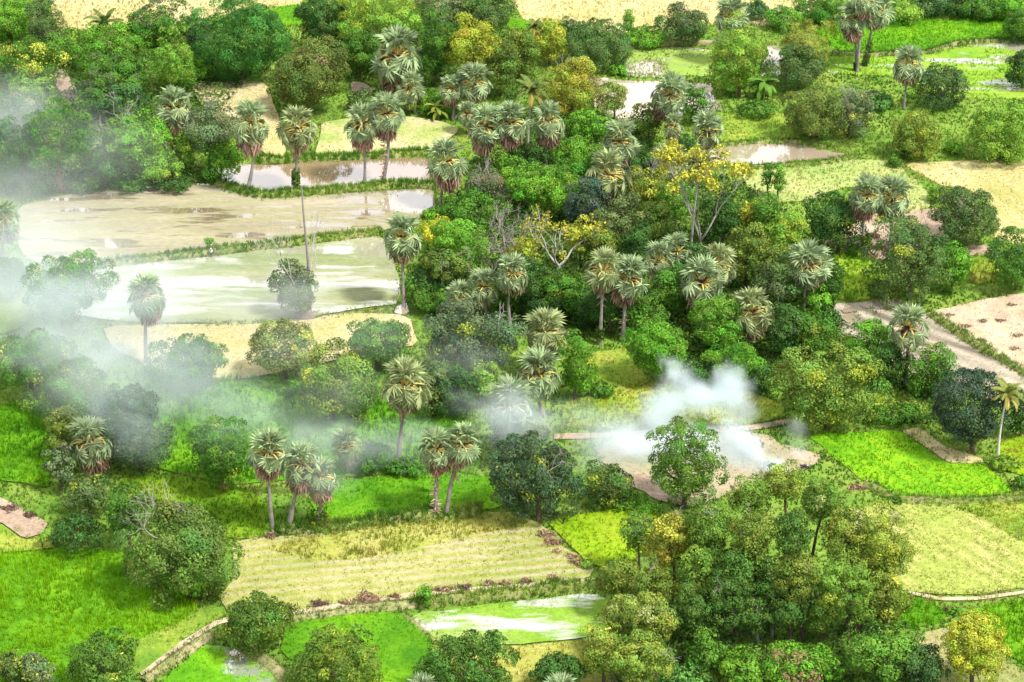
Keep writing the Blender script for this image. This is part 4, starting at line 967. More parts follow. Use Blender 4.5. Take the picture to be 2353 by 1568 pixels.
T('leafy', (1302, 447, 48, 50), (1302, 515), br, 'medium green tree left of the bluish one', ye, .2, group=CG)
bush((1245, 478, 34, 22), lg, 'bright vine clump above the white branched tree')
T('feather', (1345, 478, 50, 62), (1348, 545), (.050, .085, .060), 'soft bluish grey tree below the large mid grove palm', gy, .3, group=CG)
T('clumpy', (1425, 508, 58, 52), (1425, 580), (.09, .13, .05), 'sage green tree under the large mid grove palm', gr, .3, group=CG)
T('airy', (1482, 430, 62, 48), (1490, 505), ol, 'yellow flecked tree with bare limbs left of the tall yellow one', yf, .35, group=CG, bare=5)
T('leafy', (1503, 502, 46, 40), (1503, 570), ol, 'yellow green tree in the middle of the grove', br, .3, group=CG)
T('leafy', (1556, 462, 36, 38), (1556, 535), br, 'small umbrella tree with a pale stem left of the coconut trunk', lg, .3, group=CG, bark='p')
bare_tree((1608, 590), 215, 'tall pale forked tree crowned with golden yellow leaves', 'p', 4, .34, .24, .32, (.43, .43, .05), name='broadleaf_tree', nleaf=26, trunkf=.16, n0=3, lr=1.0)
bare_tree((1700, 560), 90, 'small golden yellow tree right of the tall forked one', 'p', 3, .55, .12, .3, (.42, .42, .05), name='broadleaf_tree', nleaf=32, trunkf=.12, n0=3, lr=1.0)
bare_tree((1284, 632), 140, 'white limbed spreading tree with sparse golden leaves', 'w', 4, .66, .30, .10, (.34, .34, .04), name='broadleaf_tree', nleaf=7, trunkf=.14, n0=3, lr=.7)
T('clumpy', (1332, 546, 30, 46), (1335, 615), ye, 'golden leaved tree right beside the white limbed one', yf, .4, group=CG)
T('clumpy', (1205, 580, 34, 30), (1205, 640), ye, 'small golden shrub tree left of the white limbed one', yf, .2, group=CG)
bare_tree((1170, 622), 140, 'leafless grey tree tangled in the grove', 'p', 5, .62, .24, .10, None, trunkf=.12, n0=4)
bare_tree((1135, 628), 95, 'smaller leafless grey tree beside the tangled one', 'g', 4, .8, .14, .1, None, trunkf=.1, n0=3)
T('clumpy', (1386, 562, 40, 40), (1386, 625), ol, 'yellow tinged tree behind the pair of leaning grove palms', ye, .35, group=CG)
T('leafy', (1222, 645, 54, 46), (1222, 715), dk, 'deep green tree under the white limbed one', ol, .3, group=CG)
T('leafy', (1296, 668, 52, 46), (1296, 735), mg, 'dark green tree left of the leaning grove palms', ye, .2, group=CG)
T('round', (1250, 695, 66, 44), None, dk, 'shaded bushy tree behind the small shaggy palm', bl, .3, group=CG)
T('round', (1345, 705, 52, 46), None, dk, 'near black tree behind the leaning grove palms trunk', mg, .2, group=CG)
T('leafy', (1712, 582, 50, 56), (1712, 660), ol, 'yellowish green tree right of the tight palm cluster', ye, .35, group=CG)
T('leafy', (1545, 672, 42, 56), (1545, 745), mg, 'upright green tree between two brown skirted palms', br, .3, group=CG)
T('leafy', (1790, 650, 50, 56), (1792, 720), gy, 'greyish tree left of the forest edge palm trunk', gr, .3, group=CG)
T('leafy', (1765, 610, 44, 44), (1765, 680), ol, 'olive tree in front of the fresh light green one', yl, .2, group=CG)
T('round', (1648, 742, 54, 62), (1650, 812), br, 'round bright tree left of the broad skirted palm', lg, .25, group=CG)
T('round', (1515, 802, 78, 72), (1530, 882), (.075, .20, .018), 'perfect bright round tree in the clearing', lg, .25)
T('round', (1682, 832, 62, 54), None, (.070, .185, .018), 'bright rounded tree in front of the broad skirted palm', lg, .2)
T('leafy', (1600, 860, 44, 34), None, dk, 'dark bush tree between the two bright rounded trees', mg, .3)
T('round', (1326, 846, 38, 72), (1322, 918), (.070, .18, .020), 'tall bright rounded tree beside the two stacked palms', yl, .2)
T('leafy', (1750, 872, 34, 34), None, dk, 'shaded shrub tree left of the very broad tree', mg, .3)
bush((1380, 896, 34, 16), mg, 'low bush right of the tall bright rounded tree')
T('leafy', (1468, 560, 38, 44), (1468, 640), dk, 'shadowy grove tree above the leaning palms', mg, .3, group=CG)
T('leafy', (1660, 500, 46, 50), (1662, 575), dk, 'dark tree under the tall golden forked one', mg, .3, group=CG)
T('leafy', (1400, 700, 44, 48), (1405, 770), dk, 'dark tree behind the stems of the leaning palms', mg, .3, group=CG)
T('leafy', (1480, 715, 44, 44), (1480, 775), mg, 'green tree right of the leaning palms stems', br, .3, group=CG)
T('leafy', (1590, 600, 42, 50), (1590, 690), dk, 'dark tree between the palm cluster and brown skirted palm', mg, .3, group=CG)
T('leafy', (1760, 500, 42, 44), (1762, 575), mg, 'green tree behind the small golden yellow one', br, .3, group=CG)
T('leafy', (1150, 690, 44, 40), None, mg, 'bushy tree behind the shaggy palms trunk', br, .3, group=CG)
T('leafy', (1390, 385, 44, 34), None, mg, 'green thicket tree above the large mid grove palm', br, .3, group=CG)
T('leafy', (1480, 372, 50, 30), None, dk, 'dark thicket tree beside the beige pond', br, .3, group=CG)
T('leafy', (1300, 395, 44, 34), None, mg, 'green thicket tree below the wide bright round one', br, .3, group=CG)
T('leafy', (1180, 400, 44, 34), None, br, 'thicket tree at the foot of the twin grey trunks', mg, .3, group=CG)
# --- middle left, in the smoke
SM = 'trees standing in the drifting smoke'
T('round', (481, 556, 11, 10), (483, 578), br, 'tiny round tree on the bank behind the standing person', lg, .3, bark='p')
T('leafy', (155, 660, 86, 76), (150, 765), mg, 'smoke veiled tree topped with yellow flowers', yf, .10, group=SM)
T('leafy', (25, 632, 48, 40), (25, 690), bl, 'hazy tree at the frame edge below the edge palm', mg, .3, group=SM)
T('leafy', (88, 822, 98, 68), (75, 908), mg, 'spreading tree with dull yellow patches at the smoky edge', yf, .12, group=SM)
T('round', (437, 828, 86, 58), (440, 890), mg, 'low round tree in smoke left of the dry meadow', bl, .3, group=SM)
T('clumpy', (165, 905, 66, 62), (165, 985), mg, 'greyish left half of the giant smoky tree mass', gr, .35, group=SM)
T('round', (282, 955, 88, 78), (285, 1050), (.040, .085, .040), 'dark bluish giant tree wrapped in smoke', bl, .4, group=SM)
T('leafy', (325, 1022, 68, 50), (325, 1082), dk, 'lowest dark tree of the giant smoky mass', gr, .3, group=SM)
T('clumpy', (152, 990, 38, 58), (152, 1062), ol, 'yellow leaved tree left of the lone smoky palm', ye, .5, group='yellow leaved trees')
bush((72, 926, 28, 22), lg, 'small light bush at the corner of the rich green paddy')
T('round', (506, 1040, 70, 72), (516, 1130), mg, 'round tree with a yellow flower patch in the wide paddy', yf, .05, bark='r')
T('clumpy', (140, 1068, 30, 50), (140, 1130), gr, 'grey shrubby tree left of the lone smoky palm', gy, .4)
T('leafy', (205, 1135, 56, 42), (208, 1190), gy, 'grey green tree below the lone smoky palm', yl, .1, bare=1)
T('round', (176, 1220, 60, 40), (163, 1268), dk, 'small dark tree with a reddish trunk beside the glowing field', mg, .3, bark='r')
T('leafy', (292, 1180, 44, 52), (301, 1262), mg, 'tree with a reddish trunk behind the branchy giant', gy, .3, bark='r')
T('clumpy', (425, 1248, 124, 124), (440, 1372), (.080, .130, .034), 'massive tree showing many bare pale branches', lg, .25, bare=4, ryk=.72)
T('leafy', (432, 1328, 56, 40), (436, 1376), (.075, .19, .02), 'bright green low tree against the massive branchy one', yl, .15)
T('airy', (98, 1238, 10, 20), (97, 1262), lg, 'tiny sapling at the edge of the weedy plot', name='young_tree')
T('leafy', (650, 802, 72, 66), (660, 872), (.115, .155, .050), 'yellow flecked tree in the dry meadow', yf, .16, group=SM)
T('clumpy', (762, 890, 82, 78), (768, 968), (.10, .16, .04), 'round yellowish green tree with two stems in the wide paddy', yf, .04)
bush((678, 890, 20, 17), br, 'small bright bush left of the two stemmed tree', lg, .3)
T('leafy', (866, 782, 76, 58), (868, 852), mg, 'tree below the mirror white paddy, left of the grey giant', lg, .3, group=SM)
T('clumpy', (1075, 778, 114, 82), (1070, 880), (.070, .105, .050), 'huge grey green tree left of the stacked palms', yl, .06, ryk=.8, bare=1)
T('leafy', (1000, 890, 42, 55), (1000, 950), (.09, .14, .05), 'soft green tree right behind the golden stalked palm', ol, .3)
T('round', (1050, 895, 50, 55), (1050, 955), dk, 'blue black tree under the huge grey green one', bl, .3)
T('leafy', (1110, 880, 38, 42), (1110, 935), lg, 'fresh green tree in front of the blue black one', br, .3)
T('round', (1220, 1095, 106, 100), (1235, 1196), (.044, .080, .034), 'massive dark tree in front of the smoke', yl, .06, ryk=.8, bare=2)
T('clumpy', (1190, 1000, 56, 36), (1190, 1060), gy, 'smoke covered tree with white twigs under the pale palm', gr, .3, bare=3, barecol='w')
bush((850, 1050, 56, 30), mg, 'smoke blurred bush behind the hazy small palm', bl, .3)
bush((930, 1075, 60, 18), mg, 'low smoke blurred thicket at the back of the vivid paddy', bl, .3)
T('airy', (1578, 1066, 90, 104), (1570, 1168), (.070, .150, .022), 'open airy tree with gaps, right in front of the fire', ol, .3, ryk=.8)
T('round', (1395, 1116, 50, 52), None, (.055, .105, .030), 'small neat round tree on the edge of the burnt plot', yl, .12)
bush((1470, 1165, 50, 14), br, 'low green hedge along the burnt plot corner')
# --- the tall grove lower right
TG = 'tall trees of the grove at the lower right'
gA = (.090, .165, .028); gB = (.100, .150, .028); gC = (.050, .105, .022); gD = (.135, .190, .036); cream = (.26, .30, .10)
for e, b, c, a, af, l in [
 ((1795, 1110, 50, 44), (1800, 1330), gD, yl, .20, 'yellow green topmost tree of the tall grove next to the fire'),
 ((1720, 1150, 46, 50), (1720, 1360), gA, yl, .12, 'light upper tree of the tall grove below the airy tree'),
 ((1462, 1225, 34, 50), (1470, 1330), gA, bl, .25, 'bluish green outermost tree beside the sunny yellow paddy'),
 ((1535, 1235, 58, 72), (1540, 1400), (.16, .17, .028), yf, .24, 'tree thick with yellow flowers in the tall grove'),
 ((1628, 1215, 58, 70), (1630, 1420), gA, lg, .25, 'clear green tree right of the yellow flowered one'),
 ((1880, 1150, 56, 60), (1885, 1400), gA, cream, .15, 'pale tipped tree on the far side of the tall grove'),
 ((1728, 1235, 52, 84), (1735, 1450), gB, cream, .18, 'brownish olive tree with cream tips'),
 ((1828, 1225, 44, 74), (1840, 1455), gC, yl, .12, 'dark tree with a long pale trunk inside the tall grove'),
 ((1945, 1225, 56, 76), (1950, 1430), gD, cream, .15, 'sage green tree near the yellow field'),
 ((2030, 1265, 72, 84), (2035, 1440), gD, yl, .22, 'outermost light green tree against the yellow field'),
 ((1422, 1325, 56, 50), (1430, 1420), gB, yf, .14, 'yellow olive tree over the lime green paddy'),
 ((1500, 1340, 58, 52), (1505, 1450), gB, yf, .16, 'yellow olive tree behind the cream flowered one'),
 ((1600, 1310, 54, 60), (1605, 1450), gA, yl, .15, 'mid green tree in the heart of the tall grove'),
 ((1680, 1340, 58, 86), (1690, 1470), gC, mg, .3, 'very dark tree in the shade of the tall grove'),
 ((1770, 1350, 46, 76), (1775, 1465), gC, cream, .14, 'cream flecked dark tree near the reddish trunks'),
 ((1835, 1330, 54, 80), (1845, 1470), gB, cream, .16, 'brown green leaning tree inside the tall grove'),
 ((1945, 1360, 72, 82), (1950, 1480), gA, yl, .12, 'wide lower tree on the field side of the tall grove'),
 ((2030, 1370, 60, 78), (2030, 1465), gB, yf, .22, 'golden flecked leaning tree at the corner of the tall grove'),
 ((1425, 1415, 56, 60), (1430, 1510), gD, cream, .14, 'cream flowered tree over the white water patches'),
 ((1500, 1425, 56, 66), (1505, 1540), gD, cream, .20, 'cream flowered taller tree in front of the yellow olive ones'),
 ((1590, 1410, 50, 60), (1595, 1490), gC, bn, .06, 'brown flecked shady tree above the bottom thicket'),
 ((1380, 1500, 52, 62), (1385, 1580), gD, yf, .12, 'yellow green bushy tree at the bottom of the tall grove'),
 ((1645, 1405, 48, 50), (1650, 1478), gC, mg, .3, 'low dark tree hiding the trunks in the middle of the tall grove'),
 ((1735, 1412, 46, 48), (1740, 1482), gC, gA, .3, 'low shady tree between the reddish trunks'),
 ((1815, 1405, 46, 52), (1818, 1486), gC, yl, .08, 'low leaning shade tree behind the broad bottom bush'),
 ((1885, 1415, 44, 48), (1890, 1484), gA, mg, .2, 'low green tree under the brown green leaning one'),
 ((1470, 1510, 72, 66), (1475, 1600), gD, lg, .25, 'pale green bottom tree behind the bare twigs'),
]:
    T('tall', e, b, c, l, a, af, bark='p' if 'trunk' in l else 'b', group=TG, bare=1 if af > .15 else 0)
BT = 'round dense trees along the bottom'
T('round', (1275, 1540, 62, 46), (1275, 1590), dk, 'very dark bottom tree left of the tall grove', mg, .3, group=BT)
T('round', (585, 1428, 80, 70), (581, 1500), (.060, .115, .020), 'round tree on a short trunk by the sandy track', yl, .15, group=BT, tr=1.2, bark='r')
T('round', (775, 1530, 98, 78), (778, 1602), (.075, .130, .022), 'round bottom tree with a yellow green middle', yl, .25, group=BT)
T('round', (1070, 1525, 106, 78), (1072, 1600), (.050, .115, .022), 'widest round bottom tree of even green', br, .2, group=BT)
T('round', (240, 1525, 84, 62), (240, 1592), (.055, .120, .022), 'round bottom tree topped with yellow flowers', yf, .10, group=BT)
T('clumpy', (22, 1535, 34, 36), (22, 1580), gy, 'grey green shrub tree in the bottom corner', yl, .2)
T('clumpy', (88, 1540, 36, 38), (88, 1585), gr, 'shrub tree with orange patches next to the bottom corner', yf, .2)
bush((690, 1565, 40, 20), ol, 'straw green bush left of the yellow centred round tree', lg, .3)
T('leafy', (1618, 1498, 46, 42), None, (.06, .14, .02), 'green bush tree under the brown flecked shady tree', br, .3)
T('leafy', (1715, 1535, 66, 44), None, br, 'leafy bottom bush with light green tips', lg, .3)
bush((1565, 1550, 52, 22), (.07, .17, .04), 'ferny bright bush at the bottom edge')
T('leafy', (1830, 1525, 74, 48), (1830, 1580), br, 'broad bottom bush with dry brown tips', bn, .15)
T('leafy', (2040, 1495, 84, 56), (2040, 1560), (.075, .170, .025), 'bright leafy bottom tree under the tall grove', lg, .3)
T('round', (2122, 1535, 58, 50), (2122, 1590), (.040, .090, .030), 'dark green bottom tree left of the bright yellow one', bl, .3)
T('clumpy', (1990, 1445, 34, 22), None, gr, 'small grey dry shrub behind the bright leafy bottom tree', bn, .2, bare=2)
T('tall', (2235, 1482, 80, 96), (2235, 1590), (.21, .25, .03), 'bright yellow tree beside the tall green paddy', yf, .35)
T('airy', (977, 1368, 16, 26), (977, 1394), br, 'feathery sapling beside the sandy track', lg, .3, name='young_tree')
bush((1350, 1296, 18, 10), lg, 'small vine bush at the end of the brush ridge')
bush((2195, 1402, 16, 10), br, 'small bush between the two dense paddies')
bush((2055, 1150, 18, 9), mg, 'small round bush on the brilliant paddy bank')
bush((1905, 1545, 34, 18), br, 'light fern bush at the bottom edge of the grove')
bare_tree((1428, 1580), 42, 'leafless whitish twigs in front of the pale bottom tree', 'p', 4, .7, .10, .2, None, trunkf=.1, n0=3)
bare_tree((1502, 1585), 40, 'second leafless whitish shrub right of the other twigs', 'p', 4, .7, .10, .2, None, trunkf=.1, n0=3)
# half dead tree and pole
T('leafy', (674, 662, 50, 58), (697, 728), (.070, .110, .045), 'half dead leafy tree on an earth mound by the paddy', gr, .25, bare=0)
bare_tree((690, 728), 190, 'leafless pale branches rising behind the half dead tree', 'w', 4, .34, .17, .45, None, trunkf=.22, n0=3)
_r = np.random.RandomState(3)
check_label('tall bare grey dead trunk rising beside the half dead tree')
B = G(712, 722); Hh, _s, _ = at_depth(696, 428, B[1]); h = Hh-B
o = empty('dead_tree', B, 'tall bare grey dead trunk rising beside the half dead tree', 'tree')
a = Acc(); t = np.linspace(0, 1, 12)[:, None]
V, F = tube(t*h+np.sin(t*5)*np.array([.18, 0, 0]), np.linspace(.30, .09, 12), 8); a.add(V, F, np.array((.24, .22, .22))); a.obj('trunk', BARK, o, True)
heap(700, 733, 34, 22, 'earth mound under the half dead tree', (.30, .24, .20), 'earth mounds', 160, .2, 'earth_mound')

# --- undergrowth
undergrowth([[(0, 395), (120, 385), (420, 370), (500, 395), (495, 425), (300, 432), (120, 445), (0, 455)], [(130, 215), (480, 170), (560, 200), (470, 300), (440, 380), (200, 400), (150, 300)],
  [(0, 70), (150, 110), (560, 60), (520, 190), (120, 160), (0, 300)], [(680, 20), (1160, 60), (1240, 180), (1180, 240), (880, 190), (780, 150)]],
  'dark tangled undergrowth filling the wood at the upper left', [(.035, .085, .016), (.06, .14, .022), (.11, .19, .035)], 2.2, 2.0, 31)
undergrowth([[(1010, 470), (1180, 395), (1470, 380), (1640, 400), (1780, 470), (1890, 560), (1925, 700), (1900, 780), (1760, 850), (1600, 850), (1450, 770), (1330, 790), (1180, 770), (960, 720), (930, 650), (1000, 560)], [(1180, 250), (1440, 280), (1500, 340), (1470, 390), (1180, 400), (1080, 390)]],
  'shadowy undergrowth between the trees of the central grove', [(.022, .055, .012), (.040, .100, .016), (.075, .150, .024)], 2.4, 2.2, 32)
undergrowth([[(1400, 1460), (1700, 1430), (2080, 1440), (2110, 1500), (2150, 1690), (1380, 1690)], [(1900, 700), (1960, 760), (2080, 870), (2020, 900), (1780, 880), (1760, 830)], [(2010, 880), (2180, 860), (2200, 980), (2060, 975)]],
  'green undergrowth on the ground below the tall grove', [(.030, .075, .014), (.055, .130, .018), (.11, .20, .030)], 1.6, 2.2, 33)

# ------------------------------------------------------------------ sugar palms
palm_variants()
P = palm
P((399, 252), 44, (390, 392), 'palm at the wood edge left of the half bare tree')
P((575, 285), 46, (566, 447), 'palm leaning over the left end of the brown pond', collar=True)
P((683, 297), 46, (679, 442), 'palm with an ivy tuft on its trunk by the brown pond', ivy=(.12, .36, .75), collar=True)
P((832, 286), 42, (838, 425), 'left palm of the close pond pair', collar=True)
P((888, 262), 44, (878, 425), 'right palm of the close pond pair, trunk rough with leaf bases', 'full', stubs=60, collar=True)
P((1026, 374), 46, (1012, 482), 'palm at the right end of the brown pond')
P((911, 132), 60, (893, 222), 'largest shaggy palm above the pond pair', 'shaggy')
P((945, 205), 34, (955, 262), 'low drooping palm under the largest shaggy one', 'shaggy')
P((1090, 192), 42, (1085, 275), 'palm in front of the bright yellow tree', 'full')
P((1038, 205), 30, (1040, 275), 'small ragged palm left of the yellow tree', 'shaggy')
P((1075, 262), 26, (1080, 310), 'withered little palm below the yellow tree palm', 'shaggy')
P((1114, 290), 44, (1117, 405), 'left palm of the grey trunked grove pair')
P((1172, 284), 44, (1170, 400), 'right palm of the grey trunked grove pair')
P((1262, 280), 40, (1258, 392), 'grey trunked palm beside the round bright tree')
P((1426, 326), 44, (1428, 440), 'palm before the small olive round tree')
P((1398, 404), 50, (1399, 520), 'large pale palm in the upper part of the grove')
P((1538, 218), 43, (1531, 332), 'leaning pond palm with a clean grey trunk')
P((1625, 303), 40, (1618, 400), 'ragged palm with drooping dead fronds by the beige pond', 'thin')
P((1548, 292), 28, (1548, 352), 'small dark palm behind the leaning pond palm', 'thin')
P((1540, 372), 40, (1540, 430), 'low young palm left of the grove coconut', 'young')
P((1679, 38), 38, (1688, 150), 'far lone palm rising behind the light green tree')
P((1958, 46), 36, (1968, 162), 'left palm of the tall far group', ivy=(0, .14, .5), collar=True)
P((1990, 4), 34, (1970, 166), 'middle palm of the tall far group, highest crown')
P((2012, 26), 38, (1988, 152), 'right palm of the tall far group with ivy at its foot', ivy=(0, .42, .7))
P((2088, 150), 39, (2076, 252), 'lone palm at the edge of the pale wet paddy')
P((1991, 448), 42, (1990, 598), 'left palm of the twins over the bare soil', ivy=(.28, .38, .9))
P((2050, 456), 44, (2042, 580), 'right palm of the twins over the bare soil')
P((10, 506), 38, (5, 605), 'palm cut by the frame edge beside the flooded field')
P((336, 684), 45, (335, 838), 'ghostly palm inside the thickest smoke')
P((206, 1018), 54, (206, 1105), 'lone palm at the foot of the giant smoky tree')
P((925, 548), 46, (928, 708), 'tall bankside palm at the corner of the flooded paddies')
P((1112, 660), 40, (1115, 745), 'golden stalked palm left of the shaggy grove palm', 'thin')
P((1060, 688), 38, (1062, 750), 'low grey palm left of the golden stalked grove palm', 'young')
P((1178, 630), 40, (1173, 752), 'shaggy grove palm with a long brown skirt', 'shaggy')
P((1254, 768), 52, (1256, 860), 'upper palm of the two stacked by the bright rounded tree')
P((1238, 862), 54, (1250, 955), 'lower palm of the two stacked by the bright rounded tree', 'young')
P((1172, 935), 56, (1182, 1045), 'pale palm bleached by smoke next to the massive dark tree')
P((931, 888), 56, (913, 1074), 'golden stalked palm alone in the wide paddy', collar=True)
P((617, 1040), 50, (627, 1222), 'left palm of the smoky trio with the straightest trunk')
P((692, 1068), 48, (662, 1218), 'middle palm of the smoky trio, trunk leaning')
P((738, 1098), 42, (728, 1212), 'right palm of the smoky trio swathed in dead fronds', 'shaggy', ivy=(0, .35, 1.5))
P((797, 1025), 36, (802, 1088), 'small hazy palm right of the smoky trio', 'shaggy')
P((1003, 1032), 44, (1000, 1192), 'left palm of the shaggy paddy pair with bare stubs', 'full', stubs=70, collar=True)
P((1061, 1022), 46, (1024, 1190), 'right palm of the shaggy paddy pair with white dead fronds', 'shaggy', collar=True)
P((1386, 622), 44, (1378, 792), 'left palm of the leaning grove pair with a tall grey trunk', ivy=(.08, .22, .6), collar=True)
P((1443, 640), 46, (1432, 785), 'right palm of the leaning grove pair with hanging dead fronds', stubs=40, collar=True)
P((1513, 600), 40, (1513, 705), 'brown hearted palm left of the twin topped cluster', 'thin', collar=True)
P((1557, 580), 38, (1560, 690), 'slim palm right next to the brown hearted one', 'thin')
P((1612, 650), 52, (1612, 760), 'front palm of the tight grove cluster with a wide skirt')
P((1648, 610), 44, (1652, 730), 'back palm of the tight grove cluster')
P((1728, 718), 52, (1726, 810), 'broad skirted palm behind the bright rounded tree', 'full')
P((1857, 608), 50, (1848, 720), 'forest edge palm with a clean grey trunk')
P((2088, 755), 48, (2081, 888), 'field palm standing before the ploughed field', 'thin', collar=True)
P((972, 1600), 46, (972, 1690), 'palm at the bottom edge showing only its tips', 'young')
P((1288, 1602), 46, (1290, 1690), 'palm tip at the bottom edge by the dark bottom tree', 'young')
coconut((1224, 208), 42, (1213, 335), 'tall coconut palm beside the twin topped yellow tree')
coconut((1229, 62), 24, (1228, 150), 'small coconut palm behind the taller one')
coconut((240, 52), 44, (243, 110), 'coconut palm rising from the wood by the straw field', n=14)
coconut((1610, 380), 42, (1587, 590), 'grove coconut palm with a long slanting bare trunk', col=(.16, .19, .05))
coconut((2315, 905), 40, (2292, 1064), 'white stemmed coconut palm beside the blackish tree', col=(.22, .28, .06), old=(.45, .38, .08), trunk=(.60, .57, .52))
banana((1750, 228), 66, 'banana plant by the light green tree at the white pond')
banana((1013, 275), 46, 'yellowing banana plant behind the pond pair of palms', (.22, .28, .04))
banana((1392, 305), 42, 'banana plant beside the slender pale green tree')
banana((1855, 800), 34, 'banana plant hidden at the forest corner')

# ------------------------------------------------------------------ heaps of brush and straw
for i, (x, y, w, h, l) in enumerate([(850, 1384, 28, 12, 'largest brown brush heap beside the sandy track'), (742, 1391, 20, 9, 'dark brown brush heap nearest the round trunked tree'), (800, 1386, 14, 8, 'pale straw heap between two brown brush heaps'), (905, 1376, 14, 8, 'small rusty brush heap left of the track sapling'),
   (1000, 1360, 9, 6, 'tiny rusty heap right of the track sapling'), (1030, 1358, 15, 7, 'first rusty heap after the tiny one on the track'), (1062, 1356, 15, 7, 'dark rusty heap in the middle of the track row'), (1130, 1348, 16, 9, 'reddish heap near the right end of the track row'), (1165, 1344, 14, 8, 'reddish heap next to last on the track row'), (1215, 1338, 18, 6, 'low reddish straw heap near the sunny yellow paddy'), (1270, 1332, 20, 7, 'last reddish straw heap of the track row'),
   (1248, 1232, 14, 11, 'topmost brown heap of the ridge along the yellow paddy'), (1266, 1250, 15, 11, 'second brown heap down the ridge along the yellow paddy'), (1285, 1270, 14, 9, 'pale middle heap of the ridge along the yellow paddy'), (1308, 1284, 14, 9, 'fourth heap of the ridge, above the vine bush'), (1332, 1296, 14, 9, 'lowest heap of the ridge beside the vine bush'),
   (627, 1238, 12, 12, 'rusty straw heap at the foot of the smoky trio'), (654, 450, 8, 9, 'straw heap on the pond bank by the ivy palm'), (2010, 548, 24, 12, 'dark humped heap on the bare soil under the twins'), (2030, 570, 24, 11, 'second dark heap below the humped one on bare soil'), (1998, 590, 20, 9, 'lowest dark heap on the bare soil'), (2060, 525, 18, 8, 'small dark heap nearest the huge dark tree'),
   (20, 1172, 22, 9, 'purplish brown heap on the dug soil patch'), (62, 1190, 16, 6, 'smaller purplish heap on the dug soil patch'), (2185, 1402, 9, 7, 'rusty heap between the two dense paddies'), (1965, 1122, 14, 7, 'rusty earth heap below the fire on the weedy bank')]):
    c = (.40, .27, .17) if i % 3 else (.32, .19, .12)
    if 'pale' in l: c = (.50, .36, .20)
    if 'dark' in l or 'purplish' in l: c = (.19, .11, .085)
    heap(x, y, w, h, l, c)
for i, (x, y) in enumerate([(2190, 730), (2222, 752), (2262, 742), (2300, 738), (2255, 785), (2320, 770), (2340, 705), (2335, 800)]):
    heap(x+(i*37 % 17)-8, y+(i*23 % 9)-4, 7+(i*5 % 8), 3+(i % 3), ['brown straw pile by the ridge of the pinkish field', 'straw pile nearest the middle of the grass ridge', 'rusty straw pile in the middle of the pinkish field', 'brown straw pile right of the rusty middle one', 'lower straw pile close to the ridge', 'straw pile low on the pinkish field', 'highest straw pile of the pinkish field', 'straw pile at the lowest corner of the pinkish field'][i], (.42, .31, .22), 'straw piles on the pinkish field', 120)
# ------------------------------------------------------------------ people
SKIN = bark_mat('skin', .6); CLOTH = bark_mat('cloth', .9)
def skin_body(name, joints, edges, parent, col, mat):
    me = bpy.data.meshes.new(name); me.from_pydata([j[:3] for j in joints], edges, [])
    o = link(name, me, parent)
    bm = bmesh.new(); bm.from_mesh(me); lay = bm.verts.layers.skin.verify(); bm.verts.ensure_lookup_table()
    for v, j in zip(bm.verts, joints): v[lay].radius = (j[3], j[4] if len(j) > 4 else j[3]); v[lay].use_root = False
    bm.verts[0][lay].use_root = True; bm.to_mesh(me); bm.free()
    s = o.modifiers.new('skin', 'SKIN'); s.use_smooth_shade = True; u = o.modifiers.new('sub', 'SUBSURF'); u.levels = 1; u.render_levels = 1
    dg = bpy.context.evaluated_depsgraph_get(); ev = o.evaluated_get(dg); m2 = bpy.data.meshes.new_from_object(ev)
    o.modifiers.clear(); o.data = m2; m2.name = name
    m2.materials.clear(); m2.materials.append(mat)
    at = m2.attributes.new('tint', 'FLOAT_COLOR', 'FACE'); at.data.foreach_set('color', np.tile(np.array((*col, 1), np.float32), len(m2.polygons)))
    m2.polygons.foreach_set('use_smooth', np.ones(len(m2.polygons), bool)); m2.update()
    return o

